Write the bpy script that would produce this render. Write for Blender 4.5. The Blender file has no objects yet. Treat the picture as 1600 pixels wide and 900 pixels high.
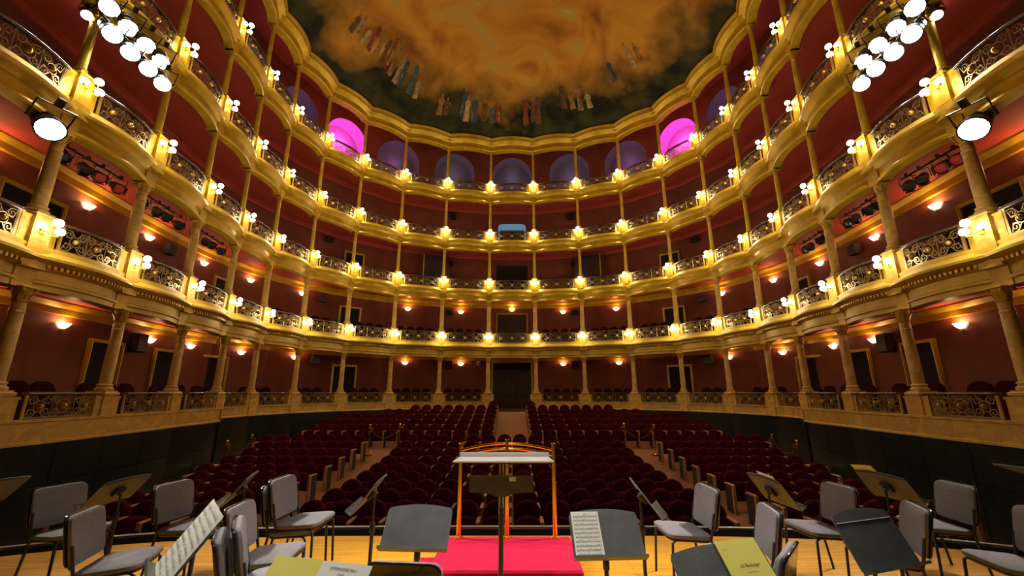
import bpy, math, random
from mathutils import Vector, Matrix
random.seed(7)
PI = math.pi
scene = bpy.context.scene
C = scene.collection

# ------------------------------------------------------------------ camera, world, exposure
EYE = 1.83
cam_d = bpy.data.cameras.new('camera')
cam = bpy.data.objects.new('camera', cam_d); C.objects.link(cam)
cam.location = (0, 0, EYE)
cam.rotation_euler = (math.radians(90 + 14.2555), 0, 0)
cam_d.sensor_width = 36.0
cam_d.lens = 643.8 / 1600 * 36
cam_d.clip_start = 0.05; cam_d.clip_end = 200
scene.camera = cam
world = bpy.data.worlds.new('world'); scene.world = world
world.use_nodes = True
world.node_tree.nodes['Background'].inputs[0].default_value = (1.0, 0.75, 0.5, 1)
world.node_tree.nodes['Background'].inputs[1].default_value = 0.012
vs = scene.view_settings
vs.view_transform = 'Standard'; vs.look = 'None'; vs.gamma = 1.0; vs.use_curve_mapping = False
vs.exposure = 0.0
P_SCONCE = 24.0      # three-globe lamps on the gallery pillars
P_SHELL = 16.0       # shell uplights on the box walls
P_BANK = 1000.0       # each lantern of the two banks multiplied for the glare
P_STAGE = 1150.0      # border spots above the stage


def lamp(name, kind, loc, energy, color=(1, 1, 1), radius=0.06, parent=None):
    d = bpy.data.lights.new(name, kind); d.energy = energy; d.color = color
    d.shadow_soft_size = radius
    o = bpy.data.objects.new(name, d); C.objects.link(o); o.location = loc
    if parent: o.parent = parent
    return o


def aim(o, target):
    d = Vector(target) - o.location
    o.rotation_euler = d.to_track_quat('-Z', 'Y').to_euler()


# the stage's own overhead border spot, hanging above the orchestra
l = lamp('stage_border_spot', 'SPOT', (0, 0.8, 8.6), P_STAGE, (1.0, 0.93, 0.82), 0.2)
l.data.spot_size = math.radians(38); l.data.spot_blend = 0.8
aim(l, (0, 3.0, 0.6))

# ------------------------------------------------------------------ mesh helpers
class MB:
    def __init__(s): s.v = []; s.f = []
    def add(s, vs_, fs):
        b = len(s.v); s.v += [tuple(p) for p in vs_]; s.f += [tuple(b + i for i in q) for q in fs]; return s
    def box(s, x0, x1, y0, y1, z0, z1, bev=0):
        if bev <= 0:
            return s.add([(x0,y0,z0),(x1,y0,z0),(x1,y1,z0),(x0,y1,z0),(x0,y0,z1),(x1,y0,z1),(x1,y1,z1),(x0,y1,z1)],
                         [(0,3,2,1),(4,5,6,7),(0,1,5,4),(1,2,6,5),(2,3,7,6),(3,0,4,7)])
        b = bev
        rings = [(z0, b), (z0 + b, 0), (z1 - b, 0), (z1, b)]
        vv = []
        for z, i in rings:
            a0, a1, c0, c1 = x0 + i, x1 - i, y0 + i, y1 - i
            k = b * 0.6
            vv += [(a0+k,c0,z),(a1-k,c0,z),(a1,c0+k,z),(a1,c1-k,z),(a1-k,c1,z),(a0+k,c1,z),(a0,c1-k,z),(a0,c0+k,z)]
        ff = [tuple(range(7, -1, -1)), tuple(range(24, 32))]
        for r in range(3):
            for q in range(8):
                ff.append((r*8+q, r*8+(q+1) % 8, (r+1)*8+(q+1) % 8, (r+1)*8+q))
        return s.add(vv, ff)
    def lathe(s, prof, n=16, c=(0, 0, 0), cap=True):
        vv = []; ff = []
        for r, z in prof:
            for k in range(n):
                a = 2 * PI * k / n
                vv.append((c[0] + r * math.cos(a), c[1] + r * math.sin(a), c[2] + z))
        for i in range(len(prof) - 1):
            for k in range(n):
                ff.append((i*n+k, i*n+(k+1) % n, (i+1)*n+(k+1) % n, (i+1)*n+k))
        if cap:
            ff.append(tuple(range(n - 1, -1, -1))); m = (len(prof) - 1) * n
            ff.append(tuple(range(m, m + n)))
        return s.add(vv, ff)
    def tube(s, pts, r, n=6, cap=True, closed=False):
        pts = [Vector(p) for p in pts]; m = len(pts); vv = []; ff = []
        up = None
        rr = r if isinstance(r, (list, tuple)) else [r] * m
        for i, p in enumerate(pts):
            if closed: t = pts[(i+1) % m] - pts[i-1]
            else: t = pts[min(i+1, m-1)] - pts[max(i-1, 0)]
            if t.length < 1e-9: t = Vector((0, 0, 1))
            t.normalize()
            if up is None:
                up = Vector((0, 0, 1)) if abs(t.z) < 0.9 else Vector((1, 0, 0))
            u = up - t * up.dot(t)
            if u.length < 1e-6: u = t.orthogonal()
            u.normalize(); w = t.cross(u); up = u
            for k in range(n):
                a = 2 * PI * (k + .5) / n
                vv.append(p + u * (math.cos(a) * rr[i]) + w * (math.sin(a) * rr[i]))
        for i in range(m if closed else m - 1):
            j = (i + 1) % m
            for k in range(n):
                ff.append((i*n+k, i*n+(k+1) % n, j*n+(k+1) % n, j*n+k))
        if cap and not closed:
            ff.append(tuple(range(n - 1, -1, -1))); ff.append(tuple(range((m-1)*n, m*n)))
        return s.add(vv, ff)
    def prism(s, poly, d0, d1, fn):
        """poly: 2-D outline (counter-clockwise); fn(a, b, d) -> 3-D point."""
        n = len(poly)
        vv = [fn(a, b, d0) for a, b in poly] + [fn(a, b, d1) for a, b in poly]
        ff = [tuple(range(n - 1, -1, -1)), tuple(range(n, 2 * n))]
        ff += [(i, (i+1) % n, n + (i+1) % n, n + i) for i in range(n)]
        return s.add(vv, ff)
    def sphere(s, c, r, nu=10, nv=7, sz=1.0):
        prof = []
        for i in range(nv + 1):
            a = -PI/2 + PI * i / nv
            prof.append((max(r * math.cos(a), 0.0004), r * math.sin(a) * sz))
        return s.lathe(prof, nu, c)
    def sweep(s, prof, pts, nrm, cap=True):
        """prof: [(inward offset, z)] closed loop; pts/nrm 2-D."""
        m = len(prof); vv = []; ff = []
        for p, n in zip(pts, nrm):
            for o, z in prof:
                vv.append((p[0] + n[0] * o, p[1] + n[1] * o, z))
        for i in range(len(pts) - 1):
            for k in range(m):
                ff.append((i*m+k, i*m+(k+1) % m, (i+1)*m+(k+1) % m, (i+1)*m+k))
        if cap:
            ff.append(tuple(range(m - 1, -1, -1))); ff.append(tuple(range((len(pts)-1)*m, len(pts)*m)))
        return s.add(vv, ff)
    def mesh(s, name, mat, smooth=None):
        me = bpy.data.meshes.new(name); me.from_pydata(s.v, [], s.f); me.update()
        import bmesh
        bm = bmesh.new(); bm.from_mesh(me); bmesh.ops.recalc_face_normals(bm, faces=bm.faces); bm.to_mesh(me); bm.free()
        if mat: me.materials.append(mat)
        if smooth is not None:
            me.polygons.foreach_set('use_smooth', [True] * len(me.polygons))
            me.set_sharp_from_angle(angle=math.radians(smooth))
        return me
    def build(s, name, mat, parent=None, smooth=None):
        return obj(name, s.mesh(name, mat, smooth), parent)


def obj(name, me, parent=None, loc=None, rotz=None):
    o = bpy.data.objects.new(name, me); C.objects.link(o)
    if parent: o.parent = parent
    if loc is not None: o.location = loc
    if rotz is not None: o.rotation_euler = (0, 0, rotz)
    return o


def thing(name, label, cat, loc=(0, 0, 0), rotz=0, group=None):
    o = bpy.data.objects.new(name, None); C.objects.link(o)
    o.empty_display_size = 0.1
    o.location = loc; o.rotation_euler = (0, 0, rotz)
    return tag(o, label, cat, group)


def tag(o, label, cat, group=None):
    o['label'] = label; o['category'] = cat
    if group: o['group'] = group
    return o


def struct(name, mb, mat, label=None, smooth=None):
    o = mb.build(name, mat, None, smooth) if mb is not None else bpy.data.objects.new(name, None)
    if mb is None: C.objects.link(o)
    o['kind'] = 'structure'
    if label: o['label'] = label
    return o


ORD = ['zeroth', 'first', 'second', 'third', 'fourth', 'fifth', 'sixth', 'seventh', 'eighth', 'ninth', 'tenth', 'eleventh', 'twelfth', 'thirteenth', 'fourteenth', 'fifteenth', 'sixteenth', 'seventeenth', 'eighteenth']

# ------------------------------------------------------------------ materials
def mat(name, col, rough=0.5, metal=0.0, var=0.0, vscale=3.0, bump=0.0, bscale=60.0, emit=None, estr=0.0, spec=None, col2=None, coat=0.0):
    m = bpy.data.materials.new(name); m.use_nodes = True
    nt = m.node_tree; b = nt.nodes['Principled BSDF']
    b.inputs['Base Color'].default_value = (*col, 1); b.inputs['Roughness'].default_value = rough
    b.inputs['Metallic'].default_value = metal
    if spec is not None: b.inputs['Specular IOR Level'].default_value = spec
    if coat: b.inputs['Coat Weight'].default_value = coat
    if emit:
        b.inputs['Emission Color'].default_value = (*emit, 1); b.inputs['Emission Strength'].default_value = estr
        m.cycles.emission_sampling = 'NONE'
    if var > 0 or bump > 0 or col2:
        tc = nt.nodes.new('ShaderNodeTexCoord')
    if var > 0 or col2:
        n = nt.nodes.new('ShaderNodeTexNoise'); n.inputs['Scale'].default_value = vscale; n.inputs['Detail'].default_value = 5
        nt.links.new(tc.outputs['Object'], n.inputs['Vector'])
        r = nt.nodes.new('ShaderNodeValToRGB')
        lo = tuple(c * (1 - var) for c in col); hi = tuple(min(1, c * (1 + var)) for c in (col2 or col))
        r.color_ramp.elements[0].position = 0.3; r.color_ramp.elements[1].position = 0.7
        r.color_ramp.elements[0].color = (*lo, 1); r.color_ramp.elements[1].color = (*hi, 1)
        nt.links.new(n.outputs['Fac'], r.inputs['Fac']); nt.links.new(r.outputs['Color'], b.inputs['Base Color'])
    if bump > 0:
        n2 = nt.nodes.new('ShaderNodeTexNoise'); n2.inputs['Scale'].default_value = bscale; n2.inputs['Detail'].default_value = 3
        nt.links.new(tc.outputs['Object'], n2.inputs['Vector'])
        bp = nt.nodes.new('ShaderNodeBump'); bp.inputs['Strength'].default_value = bump; bp.inputs['Distance'].default_value = 0.01
        nt.links.new(n2.outputs['Fac'], bp.inputs['Height']); nt.links.new(bp.outputs['Normal'], b.inputs['Normal'])
    return m


def marble(name, base, vein, scale=1.2, rough=0.25, width=0.08):
    m = bpy.data.materials.new(name); m.use_nodes = True; nt = m.node_tree; b = nt.nodes['Principled BSDF']
    tc = nt.nodes.new('ShaderNodeTexCoord')
    n = nt.nodes.new('ShaderNodeTexNoise'); n.inputs['Scale'].default_value = scale; n.inputs['Detail'].default_value = 8; n.inputs['Distortion'].default_value = 1.6
    r = nt.nodes.new('ShaderNodeValToRGB'); e = r.color_ramp.elements
    e[0].position = 0.5 - width; e[0].color = (*base, 1); e[1].position = 0.5 + width; e[1].color = (*[c * 0.85 for c in base], 1)
    k = e.new(0.5); k.color = (*vein, 1)
    nt.links.new(tc.outputs['Object'], n.inputs['Vector']); nt.links.new(n.outputs['Fac'], r.inputs['Fac'])
    nt.links.new(r.outputs['Color'], b.inputs['Base Color']); b.inputs['Roughness'].default_value = rough
    return m


M = {}
M['gold'] = mat('gold_paint', (0.62, 0.385, 0.016), 0.36, 0.30, var=0.2, vscale=2.5)
M['gold_old'] = mat('old_gold_plaster', (0.56, 0.36, 0.028), 0.42, 0.2, var=0.2, vscale=2.0)
M['gold_bright'] = mat('bright_gilding', (0.85, 0.52, 0.06), 0.25, 0.6)
M['cream'] = marble('cream_marble', (0.66, 0.42, 0.085), (0.52, 0.29, 0.05), 1.6, 0.38, 0.06)
M['green'] = marble('dark_green_marble', (0.005, 0.014, 0.008), (0.016, 0.034, 0.018), 2.2, 0.3, 0.025)
M['iron'] = mat('bronzed_iron', (0.30, 0.22, 0.09), 0.4, 0.7)
M['boss'] = mat('gilt_boss', (0.55, 0.36, 0.08), 0.35, 0.6)
M['handrail'] = mat('dark_handrail', (0.07, 0.035, 0.02), 0.25, 0.0, coat=0.5)
M['red_wall'] = mat('crimson_wall', (0.20, 0.043, 0.016), 0.75, var=0.18, vscale=1.3, bump=0.15, bscale=40)
M['red_ceil'] = mat('crimson_ceiling', (0.45, 0.06, 0.03), 0.7, var=0.1)
M['shadow_wall'] = mat('brown_back_panel', (0.10, 0.03, 0.018), 0.7)
M['niche'] = mat('pale_plaster_niche', (0.30, 0.25, 0.33), 0.7)
M['velvet'] = mat('maroon_velvet', (0.062, 0.006, 0.006), 0.95, var=0.25, vscale=9, bump=0.2, bscale=90, spec=0.03)
M['velvet2'] = mat('dark_box_velvet', (0.04, 0.006, 0.006), 0.9, var=0.2, vscale=8, spec=0.05)
M['black_panel'] = mat('black_seat_panel', (0.012, 0.010, 0.010), 0.5)
M['oak'] = mat('oak_armrest', (0.48, 0.22, 0.09), 0.4, var=0.2, vscale=20)
M['carpet'] = mat('brown_carpet', (0.33, 0.15, 0.075), 0.95, var=0.2, vscale=14, bump=0.4, bscale=120, spec=0.1)
M['dark_floor'] = mat('dark_box_floor', (0.06, 0.02, 0.015), 0.8)
M['door'] = mat('dark_walnut', (0.05, 0.028, 0.016), 0.4, var=0.3, vscale=6)
M['doorway'] = mat('unlit_doorway', (0.012, 0.007, 0.006), 0.9)  # near-black colour painted in for the shade inside an open doorway
M['black'] = mat('black_metal', (0.018, 0.018, 0.018), 0.35)
M['black_gloss'] = mat('black_gloss_metal', (0.012, 0.012, 0.013), 0.16, coat=0.4)
M['stand'] = mat('stand_grey_paint', (0.075, 0.082, 0.080), 0.42, var=0.25, vscale=6, bump=0.15, bscale=200)
M['fabric'] = mat('grey_fabric', (0.21, 0.205, 0.23), 0.9, var=0.12, vscale=40, bump=0.5, bscale=260, spec=0.15)
M['paper'] = mat('white_paper', (0.74, 0.74, 0.68), 0.7)
M['yellow'] = mat('yellow_cover', (0.72, 0.66, 0.11), 0.6)
M['ink'] = mat('printed_ink', (0.03, 0.03, 0.03), 0.8)
M['brass'] = mat('polished_brass', (0.95, 0.55, 0.10), 0.16, 1.0)
M['podium'] = mat('red_podium_carpet', (0.44, 0.006, 0.045), 0.9, var=0.1, vscale=5, bump=0.3, bscale=200, spec=0.15)
M['black_edge'] = mat('black_stage_edge', (0.006, 0.005, 0.004), 0.8, spec=0.0)
M['metal_strip'] = mat('grey_metal_strip', (0.40, 0.38, 0.34), 0.45, 0.4)
M['globe'] = mat('lit_frosted_globe', (0.9, 0.9, 0.88), 0.4, emit=(1.0, 0.96, 0.88), estr=9.0)
M['shell'] = mat('lit_glass_shell', (0.9, 0.85, 0.75), 0.4, emit=(1.0, 0.80, 0.55), estr=4.5)
M['lens'] = mat('lit_lantern_lens', (1, 1, 1), 0.3, emit=(1.0, 0.98, 0.94), estr=60.0)
M['lens_red'] = mat('red_gel', (0.55, 0.06, 0.05), 0.3, emit=(0.9, 0.08, 0.05), estr=0.12)
M['lens_dark'] = mat('dark_lens', (0.05, 0.05, 0.06), 0.1)
M['speaker'] = mat('speaker_black', (0.018, 0.014, 0.013), 0.7)
M['blue_glass'] = mat('blue_lit_window', (0.15, 0.3, 0.45), 0.3, emit=(0.12, 0.32, 0.6), estr=0.35)
M['rope'] = mat('maroon_rope', (0.10, 0.012, 0.014), 0.8)
M['white_plastic'] = mat('white_plastic', (0.5, 0.5, 0.46), 0.5)
M['acrylic'] = mat('pale_desk_board', (0.55, 0.53, 0.50), 0.22, coat=0.4)


def wood_floor():
    m = bpy.data.materials.new('maple_stage_boards'); m.use_nodes = True; nt = m.node_tree; b = nt.nodes['Principled BSDF']
    tc = nt.nodes.new('ShaderNodeTexCoord'); mp = nt.nodes.new('ShaderNodeMapping')
    nt.links.new(tc.outputs['Object'], mp.inputs['Vector'])
    br = nt.nodes.new('ShaderNodeTexBrick')
    br.inputs['Scale'].default_value = 1.0; br.inputs['Brick Width'].default_value = 1.3; br.inputs['Row Height'].default_value = 0.075
    br.inputs['Mortar Size'].default_value = 0.0022; br.inputs['Bias'].default_value = -0.2
    br.inputs['Color1'].default_value = (0.70, 0.34, 0.012, 1); br.inputs['Color2'].default_value = (0.58, 0.26, 0.008, 1); br.inputs['Mortar'].default_value = (0.30, 0.11, 0.02, 1)
    nt.links.new(mp.outputs['Vector'], br.inputs['Vector'])
    mp2 = nt.nodes.new('ShaderNodeMapping'); mp2.inputs['Scale'].default_value = (1.5, 22, 1)
    nt.links.new(tc.outputs['Object'], mp2.inputs['Vector'])
    n = nt.nodes.new('ShaderNodeTexNoise'); n.inputs['Scale'].default_value = 1.5; n.inputs['Detail'].default_value = 6; n.inputs['Distortion'].default_value = 0.6
    nt.links.new(mp2.outputs['Vector'], n.inputs['Vector'])
    mx = nt.nodes.new('ShaderNodeMix'); mx.data_type = 'RGBA'; mx.blend_type = 'MULTIPLY'; mx.inputs[0].default_value = 0.55
    rp = nt.nodes.new('ShaderNodeValToRGB'); rp.color_ramp.elements[0].color = (0.55, 0.5, 0.42, 1); rp.color_ramp.elements[0].position = 0.35; rp.color_ramp.elements[1].position = 0.65
    nt.links.new(n.outputs['Fac'], rp.inputs['Fac'])
    nt.links.new(br.outputs['Color'], mx.inputs[6]); nt.links.new(rp.outputs['Color'], mx.inputs[7])
    nt.links.new(mx.outputs[2], b.inputs['Base Color'])
    b.inputs['Roughness'].default_value = 0.5; b.inputs['Specular IOR Level'].default_value = 0.3
    return m


M['stage'] = wood_floor()


def ceiling_painting():
    """generic cloudy ceiling painting: amber sky, dark landscape at the rim, muted draped patches above the rim"""
    m = bpy.data.materials.new('ceiling_painting'); m.use_nodes = True; nt = m.node_tree; b = nt.nodes['Principled BSDF']
    N_ = nt.nodes.new; L = nt.links.new
    uv = N_('ShaderNodeUVMap'); sep = N_('ShaderNodeSeparateXYZ'); L(uv.outputs['UV'], sep.inputs[0])
    tc = N_('ShaderNodeTexCoord')
    n1 = N_('ShaderNodeTexNoise'); n1.inputs['Scale'].default_value = 0.33; n1.inputs['Detail'].default_value = 7; n1.inputs['Distortion'].default_value = 1.4
    L(tc.outputs['Object'], n1.inputs['Vector'])
    cl = N_('ShaderNodeValToRGB'); e = cl.color_ramp.elements
    e[0].position = 0.30; e[0].color = (0.30, 0.11, 0.014, 1)
    e[1].position = 0.72; e[1].color = (0.75, 0.50, 0.12, 1)
    for p, c in ((0.42, (0.50, 0.21, 0.022, 1)), (0.55, (0.64, 0.32, 0.035, 1)), (0.64, (0.55, 0.36, 0.08, 1))):
        k = e.new(p); k.color = c
    L(n1.outputs['Fac'], cl.inputs['Fac'])
    # dark, leafy landscape towards the rim; its upper edge wanders
    n2 = N_('ShaderNodeTexNoise'); n2.inputs['Scale'].default_value = 0.42; n2.inputs['Detail'].default_value = 6
    L(tc.outputs['Object'], n2.inputs['Vector'])
    add = N_('ShaderNodeMath'); add.operation = 'MULTIPLY_ADD'; L(n2.outputs['Fac'], add.inputs[0]); add.inputs[1].default_value = -0.42; L(sep.outputs[1], add.inputs[2])
    rim = N_('ShaderNodeMapRange'); rim.inputs['From Min'].default_value = -0.115; rim.inputs['From Max'].default_value = 0.03
    L(add.outputs[0], rim.inputs['Value'])
    land = N_('ShaderNodeValToRGB'); e = land.color_ramp.elements
    e[0].position = 0.35; e[0].color = (0.008, 0.009, 0.003, 1); e[1].position = 0.7; e[1].color = (0.06, 0.052, 0.013, 1)
    n3 = N_('ShaderNodeTexNoise'); n3.inputs['Scale'].default_value = 1.1; n3.inputs['Detail'].default_value = 6
    L(tc.outputs['Object'], n3.inputs['Vector']); L(n3.outputs['Fac'], land.inputs['Fac'])
    mix = N_('ShaderNodeMix'); mix.data_type = 'RGBA'; L(rim.outputs[0], mix.inputs[0]); L(land.outputs['Color'], mix.inputs[6]); L(cl.outputs['Color'], mix.inputs[7])
    L(mix.outputs[2], b.inputs['Base Color']); b.inputs['Roughness'].default_value = 0.8
    b.inputs['Specular IOR Level'].default_value = 0.2
    return m


M['painting'] = ceiling_painting()
PAL = [(0.40, 0.29, 0.12), (0.06, 0.10, 0.09), (0.20, 0.05, 0.02), (0.26, 0.14, 0.04), (0.05, 0.07, 0.10), (0.30, 0.21, 0.09), (0.12, 0.06, 0.02)]
for i, c in enumerate(PAL): M['paint%d' % i] = mat('painted_drapery_%d' % i, c, 0.8, var=0.35, vscale=5, spec=0.2)
M['paint_skin'] = mat('painted_flesh', (0.30, 0.16, 0.06), 0.8, spec=0.2)

# ------------------------------------------------------------------ plan of the horseshoe
SX = [(1.31, 23.0), (3.89, 22.53), (6.23, 21.52), (8.06, 19.92), (9.25, 17.99), (9.78, 15.9), (9.74, 13.72), (9.44, 11.51), (9.1, 9.26), (8.94, 7.16), (8.9, 5.0)]
PK = [Vector((-x, y)) for x, y in SX[::-1]] + [Vector(p) for p in SX]       # k = 0 (left, by the stage) .. 21
NK = []
for i in range(22):
    t = (PK[min(i + 1, 21)] - PK[max(i - 1, 0)]).normalized(); NK.append(Vector((t.y, -t.x)))


def at(k, off=0.0):
    """point on the column ring at station k, moved inward by off; with inward normal"""
    i = int(min(max(math.floor(k), 0), 20)); u = k - i
    a = PK[i] + NK[i] * off; b = PK[i + 1] + NK[i + 1] * off
    t = (b - a).normalized()
    return a + (b - a) * u, Vector((t.y, -t.x))


def face_in(n): return math.atan2(n.y, n.x) - PI / 2


def bay(j, bulge, n=9, sh=0.0, t0=0.0, t1=1.0):
    a = PK[j] + NK[j] * sh; b = PK[j + 1] + NK[j + 1] * sh
    d = b - a; cn = Vector((d.y, -d.x)).normalized()
    pts = []; nr = []
    for i in range(n):
        t = t0 + (t1 - t0) * i / (n - 1)
        pts.append(a + d * t + cn * (bulge * 4 * t * (1 - t)))
        tg = d + cn * (bulge * 4 * (1 - 2 * t)); tg.normalize(); nr.append(Vector((tg.y, -tg.x)))
    return pts, nr, d.length


TIERS = {2: 3.68, 3: 6.84, 4: 9.83, 5: 12.95}      # underside of each gallery front
TOP = 16.40
BUL = {1: 0.04, 2: 0.22, 3: 0.24, 4: 0.24, 5: 0.24}
TN = {1: 'ground-floor boxes', 2: 'lowest gallery', 3: 'second gallery', 4: 'third gallery', 5: 'top gallery'}


def where(k):      # column station -> words
    if k <= 10: return ORD[11 - k] + ' left of centre'
    return ORD[k - 10] + ' right of centre'


def where_bay(j):
    if j == 10: return 'in the central bay'
    if j < 10: return ORD[10 - j] + ' bay left of centre'
    return ORD[j - 10] + ' bay right of centre'

# ------------------------------------------------------------------ hall floor, stage
PROF = [(4, -0.84), (9.5, -0.84), (11, -0.80), (12, -0.74), (13.5, -0.58), (14.9, -0.40), (16.6, -0.28), (18, -0.02), (21.1, 0.52), (23, 0.86), (25.3, 0.94)]


def fz(y):
    for (a, za), (b, zb) in zip(PROF, PROF[1:]):
        if y <= b: return za + (zb - za) * max(0, y - a) / (b - a)
    return PROF[-1][1]


mb = MB(); ys = [4 + 0.3 * i for i in range(72)]
mb.add([(x, y, fz(y)) for y in ys for x in (-10.2, 10.2)], [(2*i, 2*i+1, 2*i+3, 2*i+2) for i in range(len(ys) - 1)])
struct('floor', mb, M['carpet'], 'raked hall floor with brown carpet in the aisles')


def stage_y(x): return max(3.6, 6.08 - 0.0006 * x ** 4)


xs = [-8.4 + 0.3 * i for i in range(57)]
mb = MB()
mb.add([(x, -6, 0) for x in xs] + [(x, stage_y(x), 0) for x in xs], [(i, i+1, 57+i+1, 57+i) for i in range(56)])
mb.add([(x, -6, -0.06) for x in xs] + [(x, stage_y(x), -0.06) for x in xs], [(i, 57+i, 57+i+1, i+1) for i in range(56)])
struct('floor.001', mb, M['stage'], 'honey-coloured wooden stage floor')
cur = [Vector((x, stage_y(x))) for x in xs]; nrm = []
for i in range(57):
    t = (cur[min(i+1, 56)] - cur[max(i-1, 0)]).normalized(); nrm.append(Vector((-t.y, t.x)))
mb = MB(); mb.sweep([(0.0, -0.9), (0.30, -0.9), (0.30, 0.0), (0.0, 0.0)], cur, nrm)
struct('trim_1', mb, M['black_edge'], 'black border along the stage edge')
mb = MB(); mb.sweep([(0.25, 0.0), (0.31, 0.0), (0.31, 0.035), (0.25, 0.035)], cur, nrm)
struct('trim_2', mb, M['metal_strip'], 'thin grey metal strip on the stage lip')

# ------------------------------------------------------------------ outer walls, gallery slabs, mouldings
WOFF = -1.9


def ring(off, k0=0, k1=21): return [PK[k] + NK[k] * off for k in range(k0, k1 + 1)]


def ring_n(k0=0, k1=21): return [NK[k] for k in range(k0, k1 + 1)]


for nm, a, b in (('wall_left', 0, 7), ('wall_rear', 7, 14), ('wall_right', 14, 21)):
    mb = MB(); mb.sweep([(WOFF, 0.6), (WOFF, 13.2), (WOFF - 0.25, 13.2), (WOFF - 0.25, 0.6)], [PK[k] for k in range(a, b + 1)], ring_n(a, b))
    struct(nm, mb, M['red_wall'], 'dark crimson wall behind the boxes and galleries')
mb = MB(); mb.sweep([(WOFF, 0.70), (0.05, 0.70), (0.05, 0.90), (WOFF, 0.90)], PK, NK)
struct('floor.002', mb, M['dark_floor'], 'dark floor of the ground-floor boxes')
trim_n = 3
for T, b in list(TIERS.items()):
    mb = MB(); cp, cn_ = [], []
    for j in range(21):
        p_, n_, _ = bay(j, BUL[T], 7); cp += p_[:-1]; cn_ += [(0, 0)] * 6
    cp.append(PK[21]); wl = []
    for j in range(21):
        for i in range(6): wl.append(at(j + i / 6, WOFF)[0])
    wl.append(at(21, WOFF)[0])
    inn = [p + (w - p).normalized() * .2 for p, w in zip(cp, wl)]
    nn = len(cp)
    mb.add([(p.x, p.y, z) for z in (b + .30, b + .62) for p in inn] + [(p.x, p.y, z) for z in (b + .30, b + .62) for p in wl],
           [f_ for i in range(nn - 1) for f_ in ((i, i+1, 2*nn+i+1, 2*nn+i), (nn+i, 3*nn+i, 3*nn+i+1, nn+i+1), (i, nn+i, nn+i+1, i+1), (2*nn+i, 2*nn+i+1, 3*nn+i+1, 3*nn+i))])
    struct('ceiling', mb, M['red_ceil'], 'crimson underside of the ' + TN[T])
    mb = MB()
    h = 0.30 if T <= 3 else 0.16
    mb.sweep([(WOFF, b + 0.30), (WOFF + 0.22, b + 0.30), (WOFF + 0.22, b + 0.26), (WOFF + 0.12, b + 0.30 - h * .5), (WOFF + 0.10, b + 0.30 - h), (WOFF, b + 0.30 - h)], PK, NK)
    struct('trim_%d' % trim_n, mb, M['gold'] if T <= 3 else M['red_ceil'], 'moulding along the wall top under the ' + TN[T]); trim_n += 1
mb = MB(); mb.sweep([(WOFF - 0.3, 17.9), (0.3, 17.9), (0.3, 18.1), (WOFF - 0.3, 18.1)], PK, NK)
struct('ceiling', mb, M['red_ceil'], 'red ceiling over the top gallery')

# top gallery wall with arched niches
KB = [0.0, 1.3, 2.35, 3.4, 4.4, 5.4, 6.42, 7.45, 8.6, 9.86]
KB = KB + [21 - k for k in KB[::-1]]
for q in range(len(KB) - 1):
    a, _ = at(KB[q], -2.0); b, _ = at(KB[q + 1], -2.0)
    d = b - a; w = d.length; t = d.normalized(); n = Vector((t.y, -t.x))
    r = min(1.3, w / 2 - 0.32); zs = 17.25 - r; z0, z1 = 13.4, 17.95
    if w < 1.5: r = 0
    F = lambda u, z, dep: (a.x + t.x * u - n.x * dep, a.y + t.y * u - n.y * dep, z)
    W = struct('wall_top' if q == 0 else 'wall_top.%03d' % q, None, None, 'red top-gallery wall with an arched niche, facet %d' % (q + 1))
    arch = [(w / 2 - r, z0)] + [(w / 2 - r * math.cos(PI * i / 16), zs + r * math.sin(PI * i / 16)) for i in range(17)] + [(w / 2 + r, z0)]
    mb = MB(); m_ = len(arch)
    top = [(0, z0)] + [(w * i / 16, z1) for i in range(17)] + [(w, z0)]
    mb.add([F(u, z, 0) for u, z in arch] + [F(u, z, 0) for u, z in top], [(i, i+1, m_+i+1, m_+i) for i in range(m_ - 1)])
    mb.build('wall_facet', M['red_wall'], W)
    mb = MB()
    mb.add([F(u, z, 0) for u, z in arch] + [F(u, z, 1.0) for u, z in arch], [(i, m_+i, m_+i+1, i+1) for i in range(m_ - 1)])
    mb.build('niche_reveal', M['niche'], W, 40)
    mb = MB(); mb.add([F(u, z, 1.0) for u, z in arch], [tuple(range(m_))]); mb.build('niche_back', M['niche'], W)
    cc = F(w / 2, 16.2, 0.55)
    if q in (6, len(KB) - 2 - 6): e_, col = 170.0, (1.0, 0.05, 0.5)
    elif q in (5, len(KB) - 2 - 5, 7, len(KB) - 2 - 7): e_, col = 4.0, (0.6, 0.16, 0.9)
    elif abs(q - (len(KB) - 2) / 2) < 2.5: e_, col = 2.2, (0.5, 0.42, 1.0)
    else: e_, col = 5.0, (0.6, 0.25, 0.9)
    lamp('niche_light', 'POINT', cc, e_, col, 0.12, W)

# ------------------------------------------------------------------ gallery fronts
def front_profile(b, T):
    if T == 2:
        return [(-0.22, b), (0.04, b), (0.04, b + .10), (0.08, b + .12), (0.08, b + .17), (0.04, b + .19), (0.04, b + .36), (0.10, b + .40), (0.10, b + .47), (0.20, b + .49), (0.27, b + .55), (0.27, b + .60), (0.20, b + .64), (0.12, b + .72), (0.12, b + .80), (-0.22, b + .80)]
    return [(-0.20, b), (0.05, b), (0.07, b + .05), (0.05, b + .10), (0.03, b + .14), (0.03, b + .30), (0.07, b + .34), (0.16, b + .40), (0.20, b + .47), (0.20, b + .52), (0.13, b + .57), (0.10, b + .66), (-0.20, b + .66)]


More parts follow.
